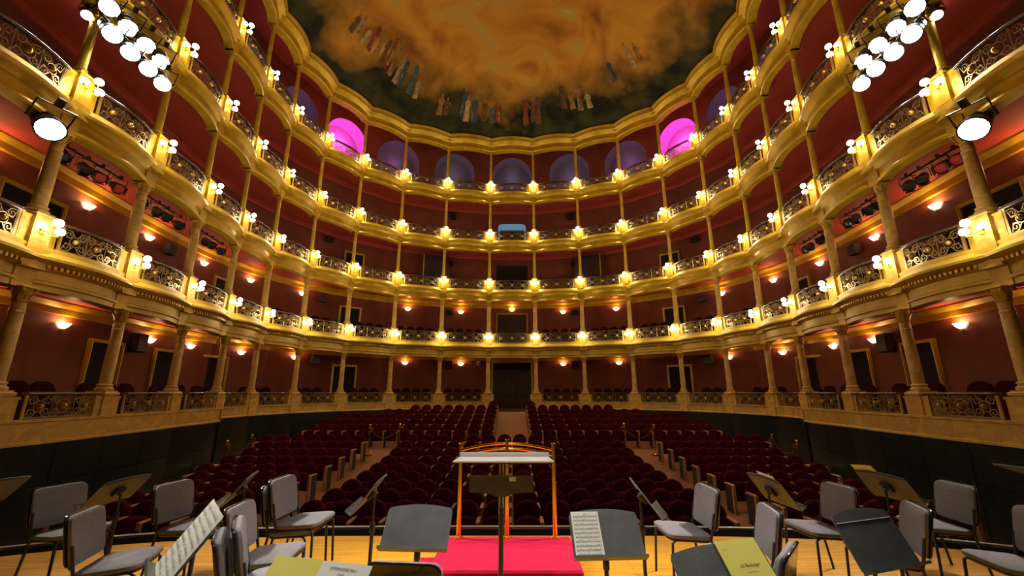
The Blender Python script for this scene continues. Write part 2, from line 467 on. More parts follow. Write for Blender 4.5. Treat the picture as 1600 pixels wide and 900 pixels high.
for T, b in TIERS.items():
    G = thing('gallery_front', 'gilded bowed balcony front of the %s, running round the whole horseshoe' % TN[T], 'balcony', (0, 0, 0))
    for j in range(21):
        pts, nr, L = bay(j, BUL[T], 11)
        mb = MB(); mb.sweep(front_profile(b, T), pts, nr)
        mb.build('bowed_fascia', M['gold_old'] if T == 2 else M['gold'], G, 35)
        if T == 2:      # dentils
            mb = MB(); nd = int(L / 0.085)
            p2, n2, _ = bay(j, BUL[T], nd)
            for p, n in list(zip(p2, n2))[2:-2]:
                tx = Vector((n.y, -n.x))
                q = [p + tx * s + n * o for s, o in ((-.024, .09), (.024, .09), (.024, .165), (-.024, .165))]
                mb.add([(v.x, v.y, b + .41) for v in q] + [(v.x, v.y, b + .475) for v in q], [(0,3,2,1),(4,5,6,7),(0,1,5,4),(1,2,6,5),(2,3,7,6),(3,0,4,7)])
            o = mb.build('dentil_band', M['gold'], G); o['kind'] = 'stuff'
    for k in range(22):    # console block covering the joint at each column
        mb = MB(); mb.box(-.17, .17, -.2, .12, b + 0.0, b + .36); mb.box(-.2, .2, -.2, .235, b + .36, b + (.74 if T == 2 else .62))
        o = mb.build('joint_block', M['gold_old'] if T == 2 else M['gold'], G); p = PK[k]
        o.location = (p.x, p.y, 0); o.rotation_euler = (0, 0, face_in(NK[k]))
G = thing('ceiling_cornice', 'scalloped gilded cornice framing the painted ceiling', 'cornice')
b = TOP
CORN = [(-0.25, b), (0.08, b), (0.12, b + .05), (0.10, b + .10), (0.08, b + .16), (0.12, b + .34), (0.24, b + .42), (0.34, b + .50), (0.36, b + .58), (0.30, b + .62), (0.38, b + .70), (0.40, b + .78), (0.30, b + .84), (-0.25, b + .84)]
for j in range(21):
    pts, nr, L = bay(j, 0.26, 11)
    mb = MB(); mb.sweep(CORN, pts, nr); mb.build('bowed_cornice', M['gold'], G, 35)
    mb = MB(); mb.sweep([(-.3, b + .8), (-.1, b + .8), (-.1, 18.0), (-.3, 18.0)], pts, nr); mb.build('frieze_panel', M['gold'], G)
for k in range(22):
    mb = MB(); mb.box(-.14, .14, -.2, .13, b, b + .4); mb.box(-.16, .16, -.2, .36, b + .4, b + .8)
    o = mb.build('joint_block', M['gold'], G); o.location = (PK[k].x, PK[k].y, 0); o.rotation_euler = (0, 0, face_in(NK[k]))

# ------------------------------------------------------------------ painted ceiling (shallow vault)
rim = []
for j in range(21):
    pts, nr, L = bay(j, 0.26, 9)
    for p, n in list(zip(pts, nr))[:-1]: rim.append(p + n * 0.22)
rim.append(PK[21] + NK[21] * 0.22)
rim = [Vector((p.x * 0.5, 1.2)) for p in (rim[0],)] + rim + [Vector((rim[-1].x * 0.5, 1.2))]
CEN = Vector((0, 9.5)); RINGS = 22
rim_s = [sum((rim[min(max(i + d, 0), len(rim) - 1)] for d in range(-12, 13)), Vector((0, 0))) / 25 for i in range(len(rim))]
vv = []; uvs = []
for r in range(RINGS + 1):
    s = r / RINGS
    for i, p in enumerate(rim):
        q = p.lerp(rim_s[i], min(1, s * 5)).lerp(CEN, s)
        z = 17.15 + 3.4 * (1 - (1 - s) ** 2) ** 0.9
        vv.append((q.x, q.y, z)); uvs.append((i / len(rim), s))
nR = len(rim); ff = []
for r in range(RINGS):
    for i in range(nR):
        ff.append((r*nR+i, (r+1)*nR+i, (r+1)*nR+(i+1) % nR, r*nR+(i+1) % nR))
me = bpy.data.meshes.new('ceiling_dome'); me.from_pydata(vv, [], ff); me.update()
ul = me.uv_layers.new(name='UVMap')
for lp in me.loops: ul.data[lp.index].uv = uvs[lp.vertex_index]
me.polygons.foreach_set('use_smooth', [True] * len(me.polygons)); me.materials.append(M['painting'])
dome = obj('ceiling_vault', me); dome['kind'] = 'structure'; dome['label'] = 'painted ceiling vault with amber clouds above a dark landscape'


def dome_pt(k, s):
    i = k / 21 * (nR - 3) + 1; a = int(i); f_ = i - a
    p = rim_s[a].lerp(rim_s[min(a + 1, nR - 1)], f_)
    q = p.lerp(CEN, s); return Vector((q.x, q.y, 17.15 + 3.4 * (1 - (1 - s) ** 2) ** 0.9 - 0.03))


# generic draped painted people (flat paint, anonymous) in loose groups along the rim
def blob(mb, k0, s0, pts, wk):
    n = len(pts); vv = [dome_pt(k0 + x * wk, s0 + y) for x, y in pts]
    mb.add(vv, [tuple(range(n))])


def painted_figure(k, s, h, lean, ci, flip):
    F = MB(); wk = 0.5
    w = h * 3.2 * random.uniform(.8, 1.2)
    sk = lambda x, y: (x * flip * 0.20 + lean * y * .5, y * h)
    robe = [(-.75, 0), (-.2, -.03), (.4, .01), (.85, .0), (.7, .25), (.48, .50), (.72, .70), (.62, .80), (.2, .87), (-.2, .87), (-.65, .79), (-.8, .60), (-.48, .50), (-.65, .25)]
    blob(F, k, s, [sk(*p) for p in robe], wk)
    o = F.build('painted_robe', M['paint%d' % ci], dome)
    F = MB(); blob(F, k, s - 0.0, [sk(.27 * math.cos(a), .96 + .10 * math.sin(a)) for a in [2 * PI * i / 8 for i in range(8)]], wk)
    F.build('painted_head', M['paint_skin'], dome)
    F = MB(); blob(F, k, s, [sk(.5, .74), (sk(1.2, .52)), sk(1.3, .56), sk(.62, .8)], wk); F.build('painted_arm', M['paint_skin'], dome)
    F = MB(); blob(F, k, s, [sk(-.55, .05), sk(-.1, .03), sk(.1, .5), sk(-.3, .6)], wk); F.build('painted_fold', M['paint%d' % ((ci + 3) % 7)], dome)


groups = [(5.75, .16, 3, .9), (6.35, .15, 2, 1.1), (6.85, .125, 3, 1.25), (7.35, .10, 2, 1.1), (7.8, .085, 2, 1.2), (8.7, .065, 2, 1.0), (9.45, .06, 4, 1.0), (10.1, .055, 2, 1.0), (11.05, .06, 3, 1.15), (12.25, .085, 4, .95), (13.4, .15, 1, .8), (14.2, .15, 2, .9)]
for kc, s, n, sc in groups:
    for i in range(n):
        painted_figure(kc + (i - (n - 1) / 2) * 0.20 + random.uniform(-.06, .06), s + random.uniform(-.012, .018), sc * random.choice((.085, .105, .115, .07)), (10.5 - kc) * 0.05 + random.uniform(-.12, .12), random.choice((0, 1, 2, 3, 3, 4, 5, 6, 6)), random.choice((-1, 1)))

# ------------------------------------------------------------------ columns
def leafy_capital(mb, r, z, h, n=8):
    mb.lathe([(r * .95, z), (r * 1.15, z + h * .08), (r * 1.0, z + h * .14), (r * 1.05, z + h * .5), (r * 1.35, z + h * .82), (r * 1.4, z + h * .86)], 14)
    for q in range(n):
        a = 2 * PI * q / n; ca, sa = math.cos(a), math.sin(a)
        def P(rr, zz, w):
            return [(ca * rr - sa * w, sa * rr + ca * w, zz), (ca * rr + sa * w, sa * rr - ca * w, zz)]
        vs_ = P(r * 1.05, z + h * .12, r * .34) + P(r * 1.30, z + h * .42, r * .36) + P(r * 1.62, z + h * .60, r * .22) + P(r * 1.5, z + h * .50, r * .1) + P(r * 1.08, z + h * .45, r * .2)
        mb.add(vs_, [(0, 1, 3, 2), (2, 3, 5, 4), (4, 5, 7, 6), (6, 7, 9, 8), (8, 9, 1, 0)])
    for q in range(4):
        a = PI / 4 + PI / 2 * q
        mb.sphere((math.cos(a) * r * 1.65, math.sin(a) * r * 1.65, z + h * .76), r * .30, 8, 5)
    w = r * 1.5
    mb.box(-w, w, -w, w, z + h * .86, z + h, 0.012)


def column_meshes(T):
    out = {}
    if T == 1: zb, zc, r, ped = 1.87, 3.68, 0.112, (1.0, 1.87)
    elif T == 2: zb, zc, r, ped = 5.10, 6.84, 0.115, (4.38, 5.10)
    else:
        b = TIERS[T]; zb, zc, r, ped = b + 1.36, (TIERS[T + 1] if T < 5 else TOP), 0.085, (b + .64, b + 1.36)
    p0, p1 = ped
    mb = MB()
    if T == 1:
        mb.box(-.17, .17, -.24, .17, p0, p1 - .10); mb.box(-.195, .195, -.26, .195, p0, p0 + .12); mb.box(-.20, .20, -.26, .20, p1 - .10, p1 - .03, .015); mb.box(-.165, .165, -.22, .165, p1 - .03, p1)
    else:
        w = .165 if T == 2 else .15
        mb.box(-w, w, -.16, .20, p0, p1 - .06); mb.box(-w - .025, w + .025, -.18, .225, p1 - .06, p1 - .02, .012); mb.box(-w, w, -.16, .2, p1 - .02, p1)
        mb.box(-w - .02, w + .02, -.16, .22, p0, p0 + .06)
    out['pedestal'] = mb.mesh('pedestal', M['cream'] if T <= 2 else M['gold'])
    mb = MB()
    if T == 1:
        for s in (-1, 1): mb.box(min(s * .17, s * .31), max(s * .17, s * .31), -.18, .13, p0, p1 - .16)
        for s in (-1, 1):
            mb.box(min(s * .17, s * .325), max(s * .17, s * .325), -.20, .145, p1 - .16, p1 - .11)
    else:
        for s in (-1, 1):
            mb.box(min(s * .15, s * .33), max(s * .15, s * .33), -.14, .135, p0, p1 - .14); mb.box(min(s * .15, s * .345), max(s * .15, s * .345), -.15, .15, p1 - .14, p1 - .10)
    out['flanking_pier'] = mb
    R = r * 1.0
    mb = MB(); mb.lathe([(R * 1.45, zb), (R * 1.5, zb + .03), (R * 1.45, zb + .055), (R * 1.2, zb + .07), (R * 1.15, zb + .09), (R * 1.3, zb + .11), (R * 1.28, zb + .13), (R, zb + .15)], 18)
    out['column_base'] = mb.mesh('column_base', M['cream'] if T <= 2 else M['gold'], 40)
    ch = 0.30 if T == 1 else (0.27 if T == 2 else 0.18)
    mb = MB(); H = zc - ch - (zb + .15)
    mb.lathe([(R, zb + .15), (R * .99, zb + .15 + H * .35), (R * .92, zb + .15 + H * .7), (R * .84, zc - ch)], 20)
    mb.lathe([(R * .86, zb + .15 + H * .86), (R * .98, zb + .15 + H * .87), (R * .98, zb + .15 + H * .885), (R * .86, zb + .15 + H * .895)], 20)
    out['shaft'] = mb.mesh('shaft', M['cream'] if T <= 2 else M['gold'], 40)
    mb = MB(); leafy_capital(mb, R * .86, zc - ch, ch, 8 if T <= 2 else 6)
    out['capital'] = mb.mesh('capital', M['gold_old'] if T <= 2 else M['gold'], 35)
    return out


T1SH = 0.32      # the boxes nearest the stage stand forward


def t1_shift(k): return T1SH if (k <= 4 or k >= 17) else 0.0


for T in (1, 2, 3, 4, 5):
    ms = column_meshes(T)
    fl = []
    for s in (0, 1):
        m1 = MB(); half = ms['flanking_pier']; nv = len(half.v) // 4
        sel = [0, 2] if s == 0 else [1, 3]
        for q in sel:
            m1.add(half.v[q*8:(q+1)*8], [(0,3,2,1),(4,5,6,7),(0,1,5,4),(1,2,6,5),(2,3,7,6),(3,0,4,7)])
        fl.append(m1.mesh('flanking_pier', M['cream'] if T == 1 else (M['gold_old'] if T == 2 else M['gold'])))
    for k in range(22):
        sh = t1_shift(k) * (0.55 if T == 1 else 0)
        p = PK[k] + NK[k] * sh
        kind = 'veined cream column' if T <= 2 else 'slender gilded column'
        t = thing('column', '%s on the %s, %s' % (kind, TN[T], where(k)), 'column', (p.x, p.y, 0), face_in(NK[k]), 'columns of the ' + TN[T])
        for nm in ('pedestal', 'column_base', 'shaft', 'capital'): obj(nm, ms[nm], t)
        for q in (0, 1): obj('flanking_pier', fl[q], t)

# ------------------------------------------------------------------ parapets and marble base under the ground-floor boxes
base = struct('wall_base', None, None, 'cream parapet over dark green marble dado round the hall')
for j in range(21):
    if j == 10: continue
    sh = T1SH if (j <= 3 or j >= 17) else 0.0
    lo = 0.93 if sh else 1.0
    pts, nr, L = bay(j, BUL[1], 5, sh)
    mb = MB(); mb.sweep([(-.16, lo), (.13, lo), (.13, lo + .04), (.10, lo + .06), (.10, 1.30), (.13, 1.32), (.13, 1.36), (-.16, 1.36)], pts, nr)
    mb.build('parapet_panel', M['cream'], base)
    pm = pts[2]; z0 = -1.0
    for h in range(2):
        p2, n2, _ = bay(j, BUL[1], 3, sh, 0.004 + h * .5, 0.496 + h * .5)
        mb = MB(); mb.sweep([(-.10, z0), (.085, z0), (.085, 0.20), (-.10, 0.20)], p2, n2); mb.build('marble_slab', M['green'], base)
        mb = MB(); mb.sweep([(-.10, 0.212), (.085, 0.212), (.085, lo), (-.10, lo)], p2, n2); mb.build('marble_slab', M['green'], base)
for k in (4, 17):     # side return where the stage boxes step forward
    a = PK[k] - NK[k] * .2; b2 = PK[k] + NK[k] * (T1SH + .13); t = Vector((NK[k].y, -NK[k].x))
    s = 1 if k == 4 else -1
    mb = MB(); q = [a - t * .02, b2 - t * .02, b2 + t * .02, a + t * .02]
    def slab(z0, z1, m_, nm):
        mb = MB(); mb.add([(v.x, v.y, z0) for v in q] + [(v.x, v.y, z1) for v in q], [(0,3,2,1),(4,5,6,7),(0,1,5,4),(1,2,6,5),(2,3,7,6),(3,0,4,7)]); mb.build(nm, m_, base)
    slab(-1.0, 0.93, M['green'], 'marble_slab'); slab(0.93, 1.36, M['cream'], 'parapet_panel')

# ------------------------------------------------------------------ railings
def spiral(cx, cy, r, turns, a0, d, n):
    return [(cx + r * (1 - .78 * i / (n - 1)) * math.cos(a0 + d * 2 * PI * turns * i / (n - 1)), cy + r * (1 - .78 * i / (n - 1)) * math.sin(a0 + d * 2 * PI * turns * i / (n - 1))) for i in range(n)]


ball = MB(); ball.sphere((0, 0, 0), 1, 8, 5); ball_me = ball.mesh('rosette', M['boss'], 60)
for T in (1, 2, 3, 4, 5):
    for j in range(21):
        if T == 1 and j == 10: continue
        sh = (T1SH if (j <= 3 or j >= 17) else 0.0) if T == 1 else 0.0
        _, _, L = bay(j, BUL[T], 2, sh)
        fw = 0.35 if T == 1 else 0.36
        z0 = 1.36 if T == 1 else TIERS[T] + (.80 if T == 2 else .66)
        z1 = 1.84 if T == 1 else TIERS[T] + (1.36 if T == 2 else 1.22)
        o0 = 0.02 if T == 1 else 0.03
        t0, t1 = fw / L, 1 - fw / L
        Wd = L * (t1 - t0); H = z1 - z0
        def Gm(s, h, o=0.0):
            t = t0 + (t1 - t0) * s / Wd
            pts, nr, _ = bay(j, BUL[T], 2, sh, t, t + 1e-4)
            p = pts[0] + nr[0] * (o0 + o); return (p.x, p.y, z0 + h)
        mid = Gm(Wd / 2, 0); c0 = Vector(mid)
        loc = lambda s, h, o=0.0: tuple(Vector(Gm(s, h, o)) - c0)
        r = thing('balcony_railing', 'scrolled iron railing of the %s, %s' % (TN[T], where_bay(j)), 'railing', mid, 0, 'railings of the ' + TN[T])
        NS = 9
        pts, nr, _ = bay(j, BUL[T], NS, sh, t0, t1)
        pl = [Vector((p.x - c0.x, p.y - c0.y)) + n * o0 for p, n in zip(pts, nr)]
        mb = MB(); mb.sweep([(-.06, H - .055), (.06, H - .055), (.07, H - .03), (.055, H), (-.055, H), (-.07, H - .03)], pl, nr); mb.build('handrail', M['handrail'], r, 50)
        mb = MB(); mb.sweep([(-.015, .02), (.015, .02), (.015, .045), (-.015, .045)], pl, nr); mb.build('bottom_rail', M['iron'], r)
        for s in (0.03, Wd - 0.03):
            mb = MB(); x, y, z = loc(s, 0); mb.box(x - .018, x + .018, y - .018, y + .018, 0, H - .05); mb.build('end_post', M['boss'], r)
        near = (T <= 2) or j in (0, 1, 2, 18, 19, 20)
        n_ = 12 if near else 7; rad = 0.0095 if near else 0.012
        mb = MB(); m3 = (Wd - .12) / 3; hh = H - .055
        for q in range(3):
            cx = .06 + m3 * (q + .5); cy = hh / 2 + .015
            R = .095 if q != 1 else .125
            mb.tube([loc(cx + R * math.cos(2 * PI * i / n_), cy + R * math.sin(2 * PI * i / n_)) for i in range(n_)], rad, 4, closed=True)
            for sx in (-1, 1):
                for sy in (-1, 1):
                    qx = cx + sx * m3 * .30; qy = cy + sy * hh * .25
                    sp = spiral(qx, qy, min(m3 * .19, hh * .24), 1.4, PI / 2 * sy, sx * sy, n_)
                    mb.tube([loc(u, v) for u, v in sp], rad, 4)
                    mb.tube([loc(cx + sx * R * .7, cy + sy * R * .7), loc(cx + sx * m3 * .36, cy + sy * hh * .10), loc(cx + sx * m3 * .49, cy + sy * hh * .44)], rad, 4)
                    if near: mb.tube([loc(cx + sx * .02, cy + sy * R), loc(cx + sx * m3 * .2, cy + sy * hh * .40), loc(cx + sx * m3 * .42, cy + sy * hh * .42)], rad * .8, 4)
            mb.tube([loc(cx + m3 * .5, .04), loc(cx + m3 * .5, hh)], rad, 4)
        o = mb.build('scrollwork', M['iron'], r); o['kind'] = 'stuff'
        for q in range(3):
            cx = .06 + m3 * (q + .5); e = obj('rosette', ball_me, r, loc(cx, hh / 2 + .015, .01)); rr = .058 if q != 1 else .068
            e.scale = (rr, rr * .8, rr)

# ------------------------------------------------------------------ three-globe lamps on the gallery pillars
mb = MB(); mb.box(-.05, .05, 0, .02, -.10, .06, .008); mb.sphere((0, .03, -.02), .035, 8, 5); plate = mb.mesh('back_plate', M['gold_bright'])
arms = []; globes = []; cups = []
GP = [(-.165, .14, .0), (.165, .14, .0), (0, .25, .12)]
for gx, gy, gz in GP:
    mb = MB(); mb.tube([(0, .03, -.02), (gx * .5, .03 + (gy - .03) * .6, -.09), (gx * .95, gy, -.09), (gx, gy, gz - .06)], .010, 5); arms.append(mb.mesh('arm', M['gold_bright'], 60))
    mb = MB(); mb.lathe([(.012, -.075), (.035, -.06), (.045, -.045)], 8, (gx, gy, gz)); cups.append(mb.mesh('lamp_cup', M['gold_bright']))
    mb = MB(); mb.lathe([(.032, -.06), (.066, -.035), (.08, .005), (.072, .045), (.044, .073), (.008, .083)], 10, (gx, gy, gz)); globes.append(mb.mesh('globe', M['globe'], 60))
for T in (2, 3, 4, 5):
    zl = TIERS[T] + (1.10 if T == 2 else 1.06)
    for k in range(1, 21):
        p = PK[k] + NK[k] * (0.20 if T == 2 else 0.19)
        t = thing('pillar_lamp', 'lit three-globe lamp on the %s pillar, %s' % (TN[T], where(k)), 'lamp', (p.x, p.y, zl), face_in(NK[k]), 'three-globe lamps of the ' + TN[T])
        obj('back_plate', plate, t)
        for q in range(3):
            a = obj('arm', arms[q], t); obj('lamp_cup', cups[q], a); obj('globe', globes[q], t)
        l = lamp('globe_light', 'POINT', (0, .33, .02), P_SCONCE, (1.0, 0.84, 0.54), 0.05, t)

# ------------------------------------------------------------------ shell uplights on the box walls
mb = MB()
prof = [(.02, -.09), (.07, -.075), (.13, -.02), (.17, .04), (.18, .05)]
vv = []; ff = []; n = 10
for r_, z in prof:
    for i in range(n + 1):
        a = PI * i / n; vv.append((r_ * math.cos(a), r_ * math.sin(a) * .8, z))
for i in range(len(prof) - 1):
    for q in range(n): ff.append((i*(n+1)+q, i*(n+1)+q+1, (i+1)*(n+1)+q+1, (i+1)*(n+1)+q))
mb.add(vv, ff); shell_me = mb.mesh('glass_shell', M['shell'], 60)
mb = MB(); mb.box(-.04, .04, 0, .025, -.13, -.06); mb.sphere((0, .03, -.10), .022, 8, 5); brk_me = mb.mesh('bracket', M['gold_bright'])
shells = {1: [1.5, 2.49, 3.83, 4.55, 5.48, 6.44, 8.42, 9.48], 2: [1.2, 2.4, 3.40, 4.5, 5.44, 6.43, 8.41, 9.45]}
for T, ks in shells.items():
    z = 3.45 if T == 1 else 6.55
    for i, k in [(i, q) for i, q in enumerate(ks)] + [(i, 21 - q) for i, q in enumerate(ks)]:
        p, n = at(k, WOFF + .015)
        t = thing('shell_sconce', 'lit glass shell uplight, %s wall, %s %s of centre' % ('ground-floor box' if T == 1 else 'lowest gallery', ORD[len(ks) - i], 'left' if k < 10.5 else 'right'), 'wall lamp', (p.x, p.y, z), face_in(n), 'shell wall lamps')
        obj('glass_shell', shell_me, t); obj('bracket', brk_me, t)
        lamp('shell_light', 'POINT', (0, .10, .075), P_SHELL, (1.0, 0.55, 0.24), 0.05, t)
p, n = at(10.5, WOFF + .015)
t = thing('shell_sconce', 'lit glass shell uplight above the middle door of the lowest gallery', 'wall lamp', (p.x, p.y, 6.75), face_in(n), 'shell wall lamps')
obj('glass_shell', shell_me, t); obj('bracket', brk_me, t); lamp('shell_light', 'POINT', (0, .10, .075), P_SHELL, (1.0, 0.62, 0.30), 0.05, t)

# ------------------------------------------------------------------ doors
door_n = [0]


def door(k, z0, z1, w, label, double=False, framed=True, leaf='doorway'):
    door_n[0] += 1
    p, n = at(k, WOFF)
    D = struct('door_%d' % door_n[0], None, None, label); D.location = (p.x, p.y, 0); D.rotation_euler = (0, 0, face_in(n))
    if not double:
        mb = MB(); mb.box(-w / 2, w / 2, -.02, .02, z0, z1); mb.build('door_leaf', M[leaf], D)  # for doorways a dark sheet on the wall, painting the unlit opening
        if leaf == 'door':
            for (a, b) in ((z0 + .15, z0 + .75), (z0 + .9, z1 - .15)):
                mb = MB(); mb.box(-w / 2 + .15, w / 2 - .15, .018, .045, a, b, .012); mb.build('door_panel', M['door'], D)
    else:
        for s in (-1, 1):
            mb = MB(); mb.box(min(s * .006, s * w / 2), max(s * .006, s * w / 2), -.02, .03, z0, z1 - .38); lf = mb.build('door_leaf', M['door'], D)
            for (a, b) in ((z0 + .15, z0 + .62), (z0 + .75, z1 - .52)):
                c0, c1 = sorted((s * .16, s * (w / 2 - .14))); mb = MB(); mb.box(c0, c1, .025, .055, a, b, .014); mb.build('door_panel', M['door'], lf)
        mb = MB(); mb.box(-w / 2, w / 2, -.02, .02, z1 - .37, z1); mb.build('transom_panel', M['doorway'], D)
        mb = MB(); mb.tube([(-.07, .03, z0 + 1.0), (-.07, .08, z0 + 1.0), (-.07, .08, z0 + 1.32), (-.07, .03, z0 + 1.32)], .018, 6); h = mb.build('door_handle', M['gold_bright'], D)
    if framed:
        f = .09 if not double else .13
        for s in (-1, 1):
            mb = MB(); a, b = sorted((s * w / 2, s * (w / 2 + f))); mb.box(a, b, -.01, .09, z0, z1 + f); mb.box(*sorted((s * (w / 2 + f * .3), s * (w / 2 + f * .7))), .09, .11, z0, z1 + f * .7); mb.build('door_jamb', M['gold'], D)
        mb = MB(); mb.box(-w / 2, w / 2, -.01, .09, z1, z1 + f); mb.box(-w / 2, w / 2, .09, .11, z1 + f * .3, z1 + f * .7); mb.build('door_head', M['gold'], D)


door(10.5, 0.93, 3.55, 2.25, 'dark panelled double door in a gilt frame at the end of the centre aisle', True)
door(10.5, 4.32, 6.45, 1.75, 'dark walnut door in a gilt frame behind the lowest gallery, middle bay', False, True, 'door')
door(10.5, 7.5, 9.58, 1.95, 'dark unframed opening behind the second gallery, middle bay', False, False)
for s, w_ in ((0, 'left'), (1, 'right')):
    m_ = (lambda k: k) if s == 0 else (lambda k: 21 - k)
    door(m_(7.34), 0.92, 3.15, 1.1, 'dark doorway in a gilt frame, ground-floor boxes, towards the rear ' + w_)
    door(m_(5.02), 0.92, 3.15, 1.2, 'dark doorway of the ground-floor boxes, third from the stage on the ' + w_)
    door(m_(4.17), 0.92, 3.15, 0.95, 'dark doorway of the ground-floor boxes, second from the stage on the ' + w_)
    door(m_(3.13), 0.92, 3.15, 1.0, 'dark doorway of the ground-floor boxes nearest the stage on the ' + w_)
    door(m_(7.34), 4.30, 6.25, 1.0, 'dark doorway in a gilt frame, lowest gallery, towards the rear ' + w_)
    door(m_(4.98), 4.30, 6.2, 1.0, 'dark doorway behind the lowest gallery, middle of the %s side' % w_)
    door(m_(1.78), 4.30, 6.2, 1.3, 'wide dark doorway behind the lowest gallery nearest the stage on the ' + w_)
    door(m_(7.32), 7.45, 9.3, 0.95, 'dark doorway in a gilt frame, second gallery, towards the rear ' + w_)

# control booth partitions behind the second gallery (dark smoked panes with a thin gilt upright)
M['smoke'] = mat('smoked_glass', (0.05, 0.03, 0.03), 0.08, spec=0.6)
for s in (0, 1):
    k0, k1 = (8.55, 9.25) if s == 0 else (21 - 9.25, 21 - 8.55)
    a, n = at((k0 + k1) / 2, -1.2)
    t = thing('booth_partition', 'dark smoked-glass booth screen behind the second gallery, %s of centre' % ('left' if s == 0 else 'right'), 'partition', (a.x, a.y, 7.46), face_in(n))
    mb = MB(); mb.box(-.75, .75, -.01, .01, 0, 2.3); mb.build('pane', M['smoke'], t)
    x = -.78 if s == 1 else .78
    mb = MB(); mb.box(x - .025, x + .025, -.03, .03, 0, 2.34); mb.build('upright', M['gold'], t)
    mb = MB(); mb.box(-.8, .8, -.02, .02, 2.3, 2.36); mb.build('head_rail', M['black'], t)

# ------------------------------------------------------------------ wall loudspeakers and small fittings
spk = [(1, 3.56, 3.30, .42, .55), (1, 6.79, 3.40, .40, .42), (1, 9.25, 3.40, .40, .42), (2, 6.79, 6.45, .38, .28), (2, 9.22, 6.50, .38, .28), (3, 6.79, 9.72, .38, .28), (3, 9.2, 9.55, .36, .26), (4, 9.22, 12.75, .42, .45), (2, 3.75, 6.45, .34, .34)]
for T, k, z, w, h in spk:
    for s in (0, 1):
        kk = k if s == 0 else 21 - k
        p, n = at(kk, WOFF + .01)
        pos = 'near the centre' if k > 9 else ('towards the rear' if k > 6 else 'near the stage')
        t = thing('wall_speaker', 'black loudspeaker on the %s wall, %s side, %s' % (TN[T] if T > 1 else 'ground-floor box', 'left' if s == 0 else 'right', pos), 'speaker', (p.x, p.y, z), face_in(n), 'black wall loudspeakers')
        mb = MB(); mb.box(-w / 2, w / 2, 0.02, .24, -h / 2, h / 2, .015); mb.build('cabinet', M['speaker'], t)
        mb = MB(); mb.box(-w / 2 + .03, w / 2 - .03, .24, .25, -h / 2 + .03, h / 2 - .03); mb.build('grille', M['black'], t)
        mb = MB(); mb.box(-.04, .04, -.01, .03, -.06, .06); mb.build('bracket', M['black'], t)
p, n = at(9.83, WOFF + .01)
t = thing('motion_sensor', 'small pale sensor box high on the wall left of the main door', 'sensor', (p.x, p.y, 3.52), face_in(n))
mb = MB(); mb.box(-.09, .09, 0, .09, -.13, .13, .02); mb.build('housing', M['white_plastic'], t)
mb = MB(); mb.sphere((0, .09, -.04), .05, 8, 6); mb.build('lens', M['lens_dark'], t)
# blue-lit booth behind the third gallery, middle
p, n = at(10.5, -1.0)
t = thing('blue_booth', 'rounded blue-lit booth behind the middle of the third gallery', 'booth', (p.x, p.y, 10.45), face_in(n))
out = [(-.85 + .25 * (1 - math.cos(a)), 1.25 + .22 * math.sin(a)) for a in (0, .5, 1.0, 1.57)]; poly = [(-.85, 0)] + out + [(-x, z) for x, z in out[::-1]] + [(.85, 0)]
mb = MB(); mb.prism(poly[::-1], -.35, .3, lambda a, b, d: (a, d, b)); mb.build('booth_body', M['blue_glass'], t)
mb = MB(); mb.box(-.75, .75, .28, .32, 0, 1.05); mb.build('booth_front', M['lens_dark'], t)

# ------------------------------------------------------------------ chairs in the boxes
def round_back(w, h, zs, d, n=9):
    pts = [(-w / 2, 0), ] + [(-w / 2 * math.cos(PI * i / n), h - w / 2 * zs + w / 2 * zs * math.sin(PI * i / n)) for i in range(n + 1)] + [(w / 2, 0)]
    return pts[::-1]


mb = MB(); mb.prism(round_back(.47, .66, .8, 0), -.05, .05, lambda a, b, d: (a, -.22 - d - b * .10, .50 + b)); bx_back = mb.mesh('backrest', M['velvet2'], 30)
mb = MB(); mb.box(-.23, .23, -.22, .24, .40, .50, .03); bx_seat = mb.mesh('seat', M['velvet2'], 30)
bx_leg = []
for sx in (-1, 1):
    for sy in (-1, 1):
        mb = MB(); mb.tube([(sx * .2, sy * .2, .41), (sx * .21, sy * .21, 0)], [.022, .014], 6); bx_leg.append(mb.mesh('leg', M['black']))
for T in (1, 2):
    for j in range(1, 20):
        if T == 1 and j == 10: continue
        _, _, L = bay(j, 0, 2); nch = max(2, int((L - .28) / .53))
        for q in range(nch):
            t_ = .5 + (q - (nch - 1) / 2) * .53 / L
            sh = T1SH if (T == 1 and (j <= 3 or j >= 17)) else 0
            pts, nr, _ = bay(j, 0, 2, sh, t_, t_ + 1e-3)
            p = pts[0] - nr[0] * (.62 + random.uniform(-.05, .05)); z = .90 if T == 1 else TIERS[2] + .62
            if T == 2 and j == 10: continue
            c = thing('box_chair', 'round-backed dark chair, %s, %s, %s from left' % ('ground-floor box' if T == 1 else 'lowest gallery', where_bay(j), ORD[q + 1]), 'chair', (p.x, p.y, z), face_in(nr[0]) + random.uniform(-.04, .04), 'box chairs of the ' + TN[T])
            obj('backrest', bx_back, c); obj('seat', bx_seat, c)
            if T == 2: c.location.z = z - .12 + .0
            for m_ in bx_leg: obj('leg', m_, c)
            if T == 2: c.scale = (.95, .95, .95); c.location.z = z

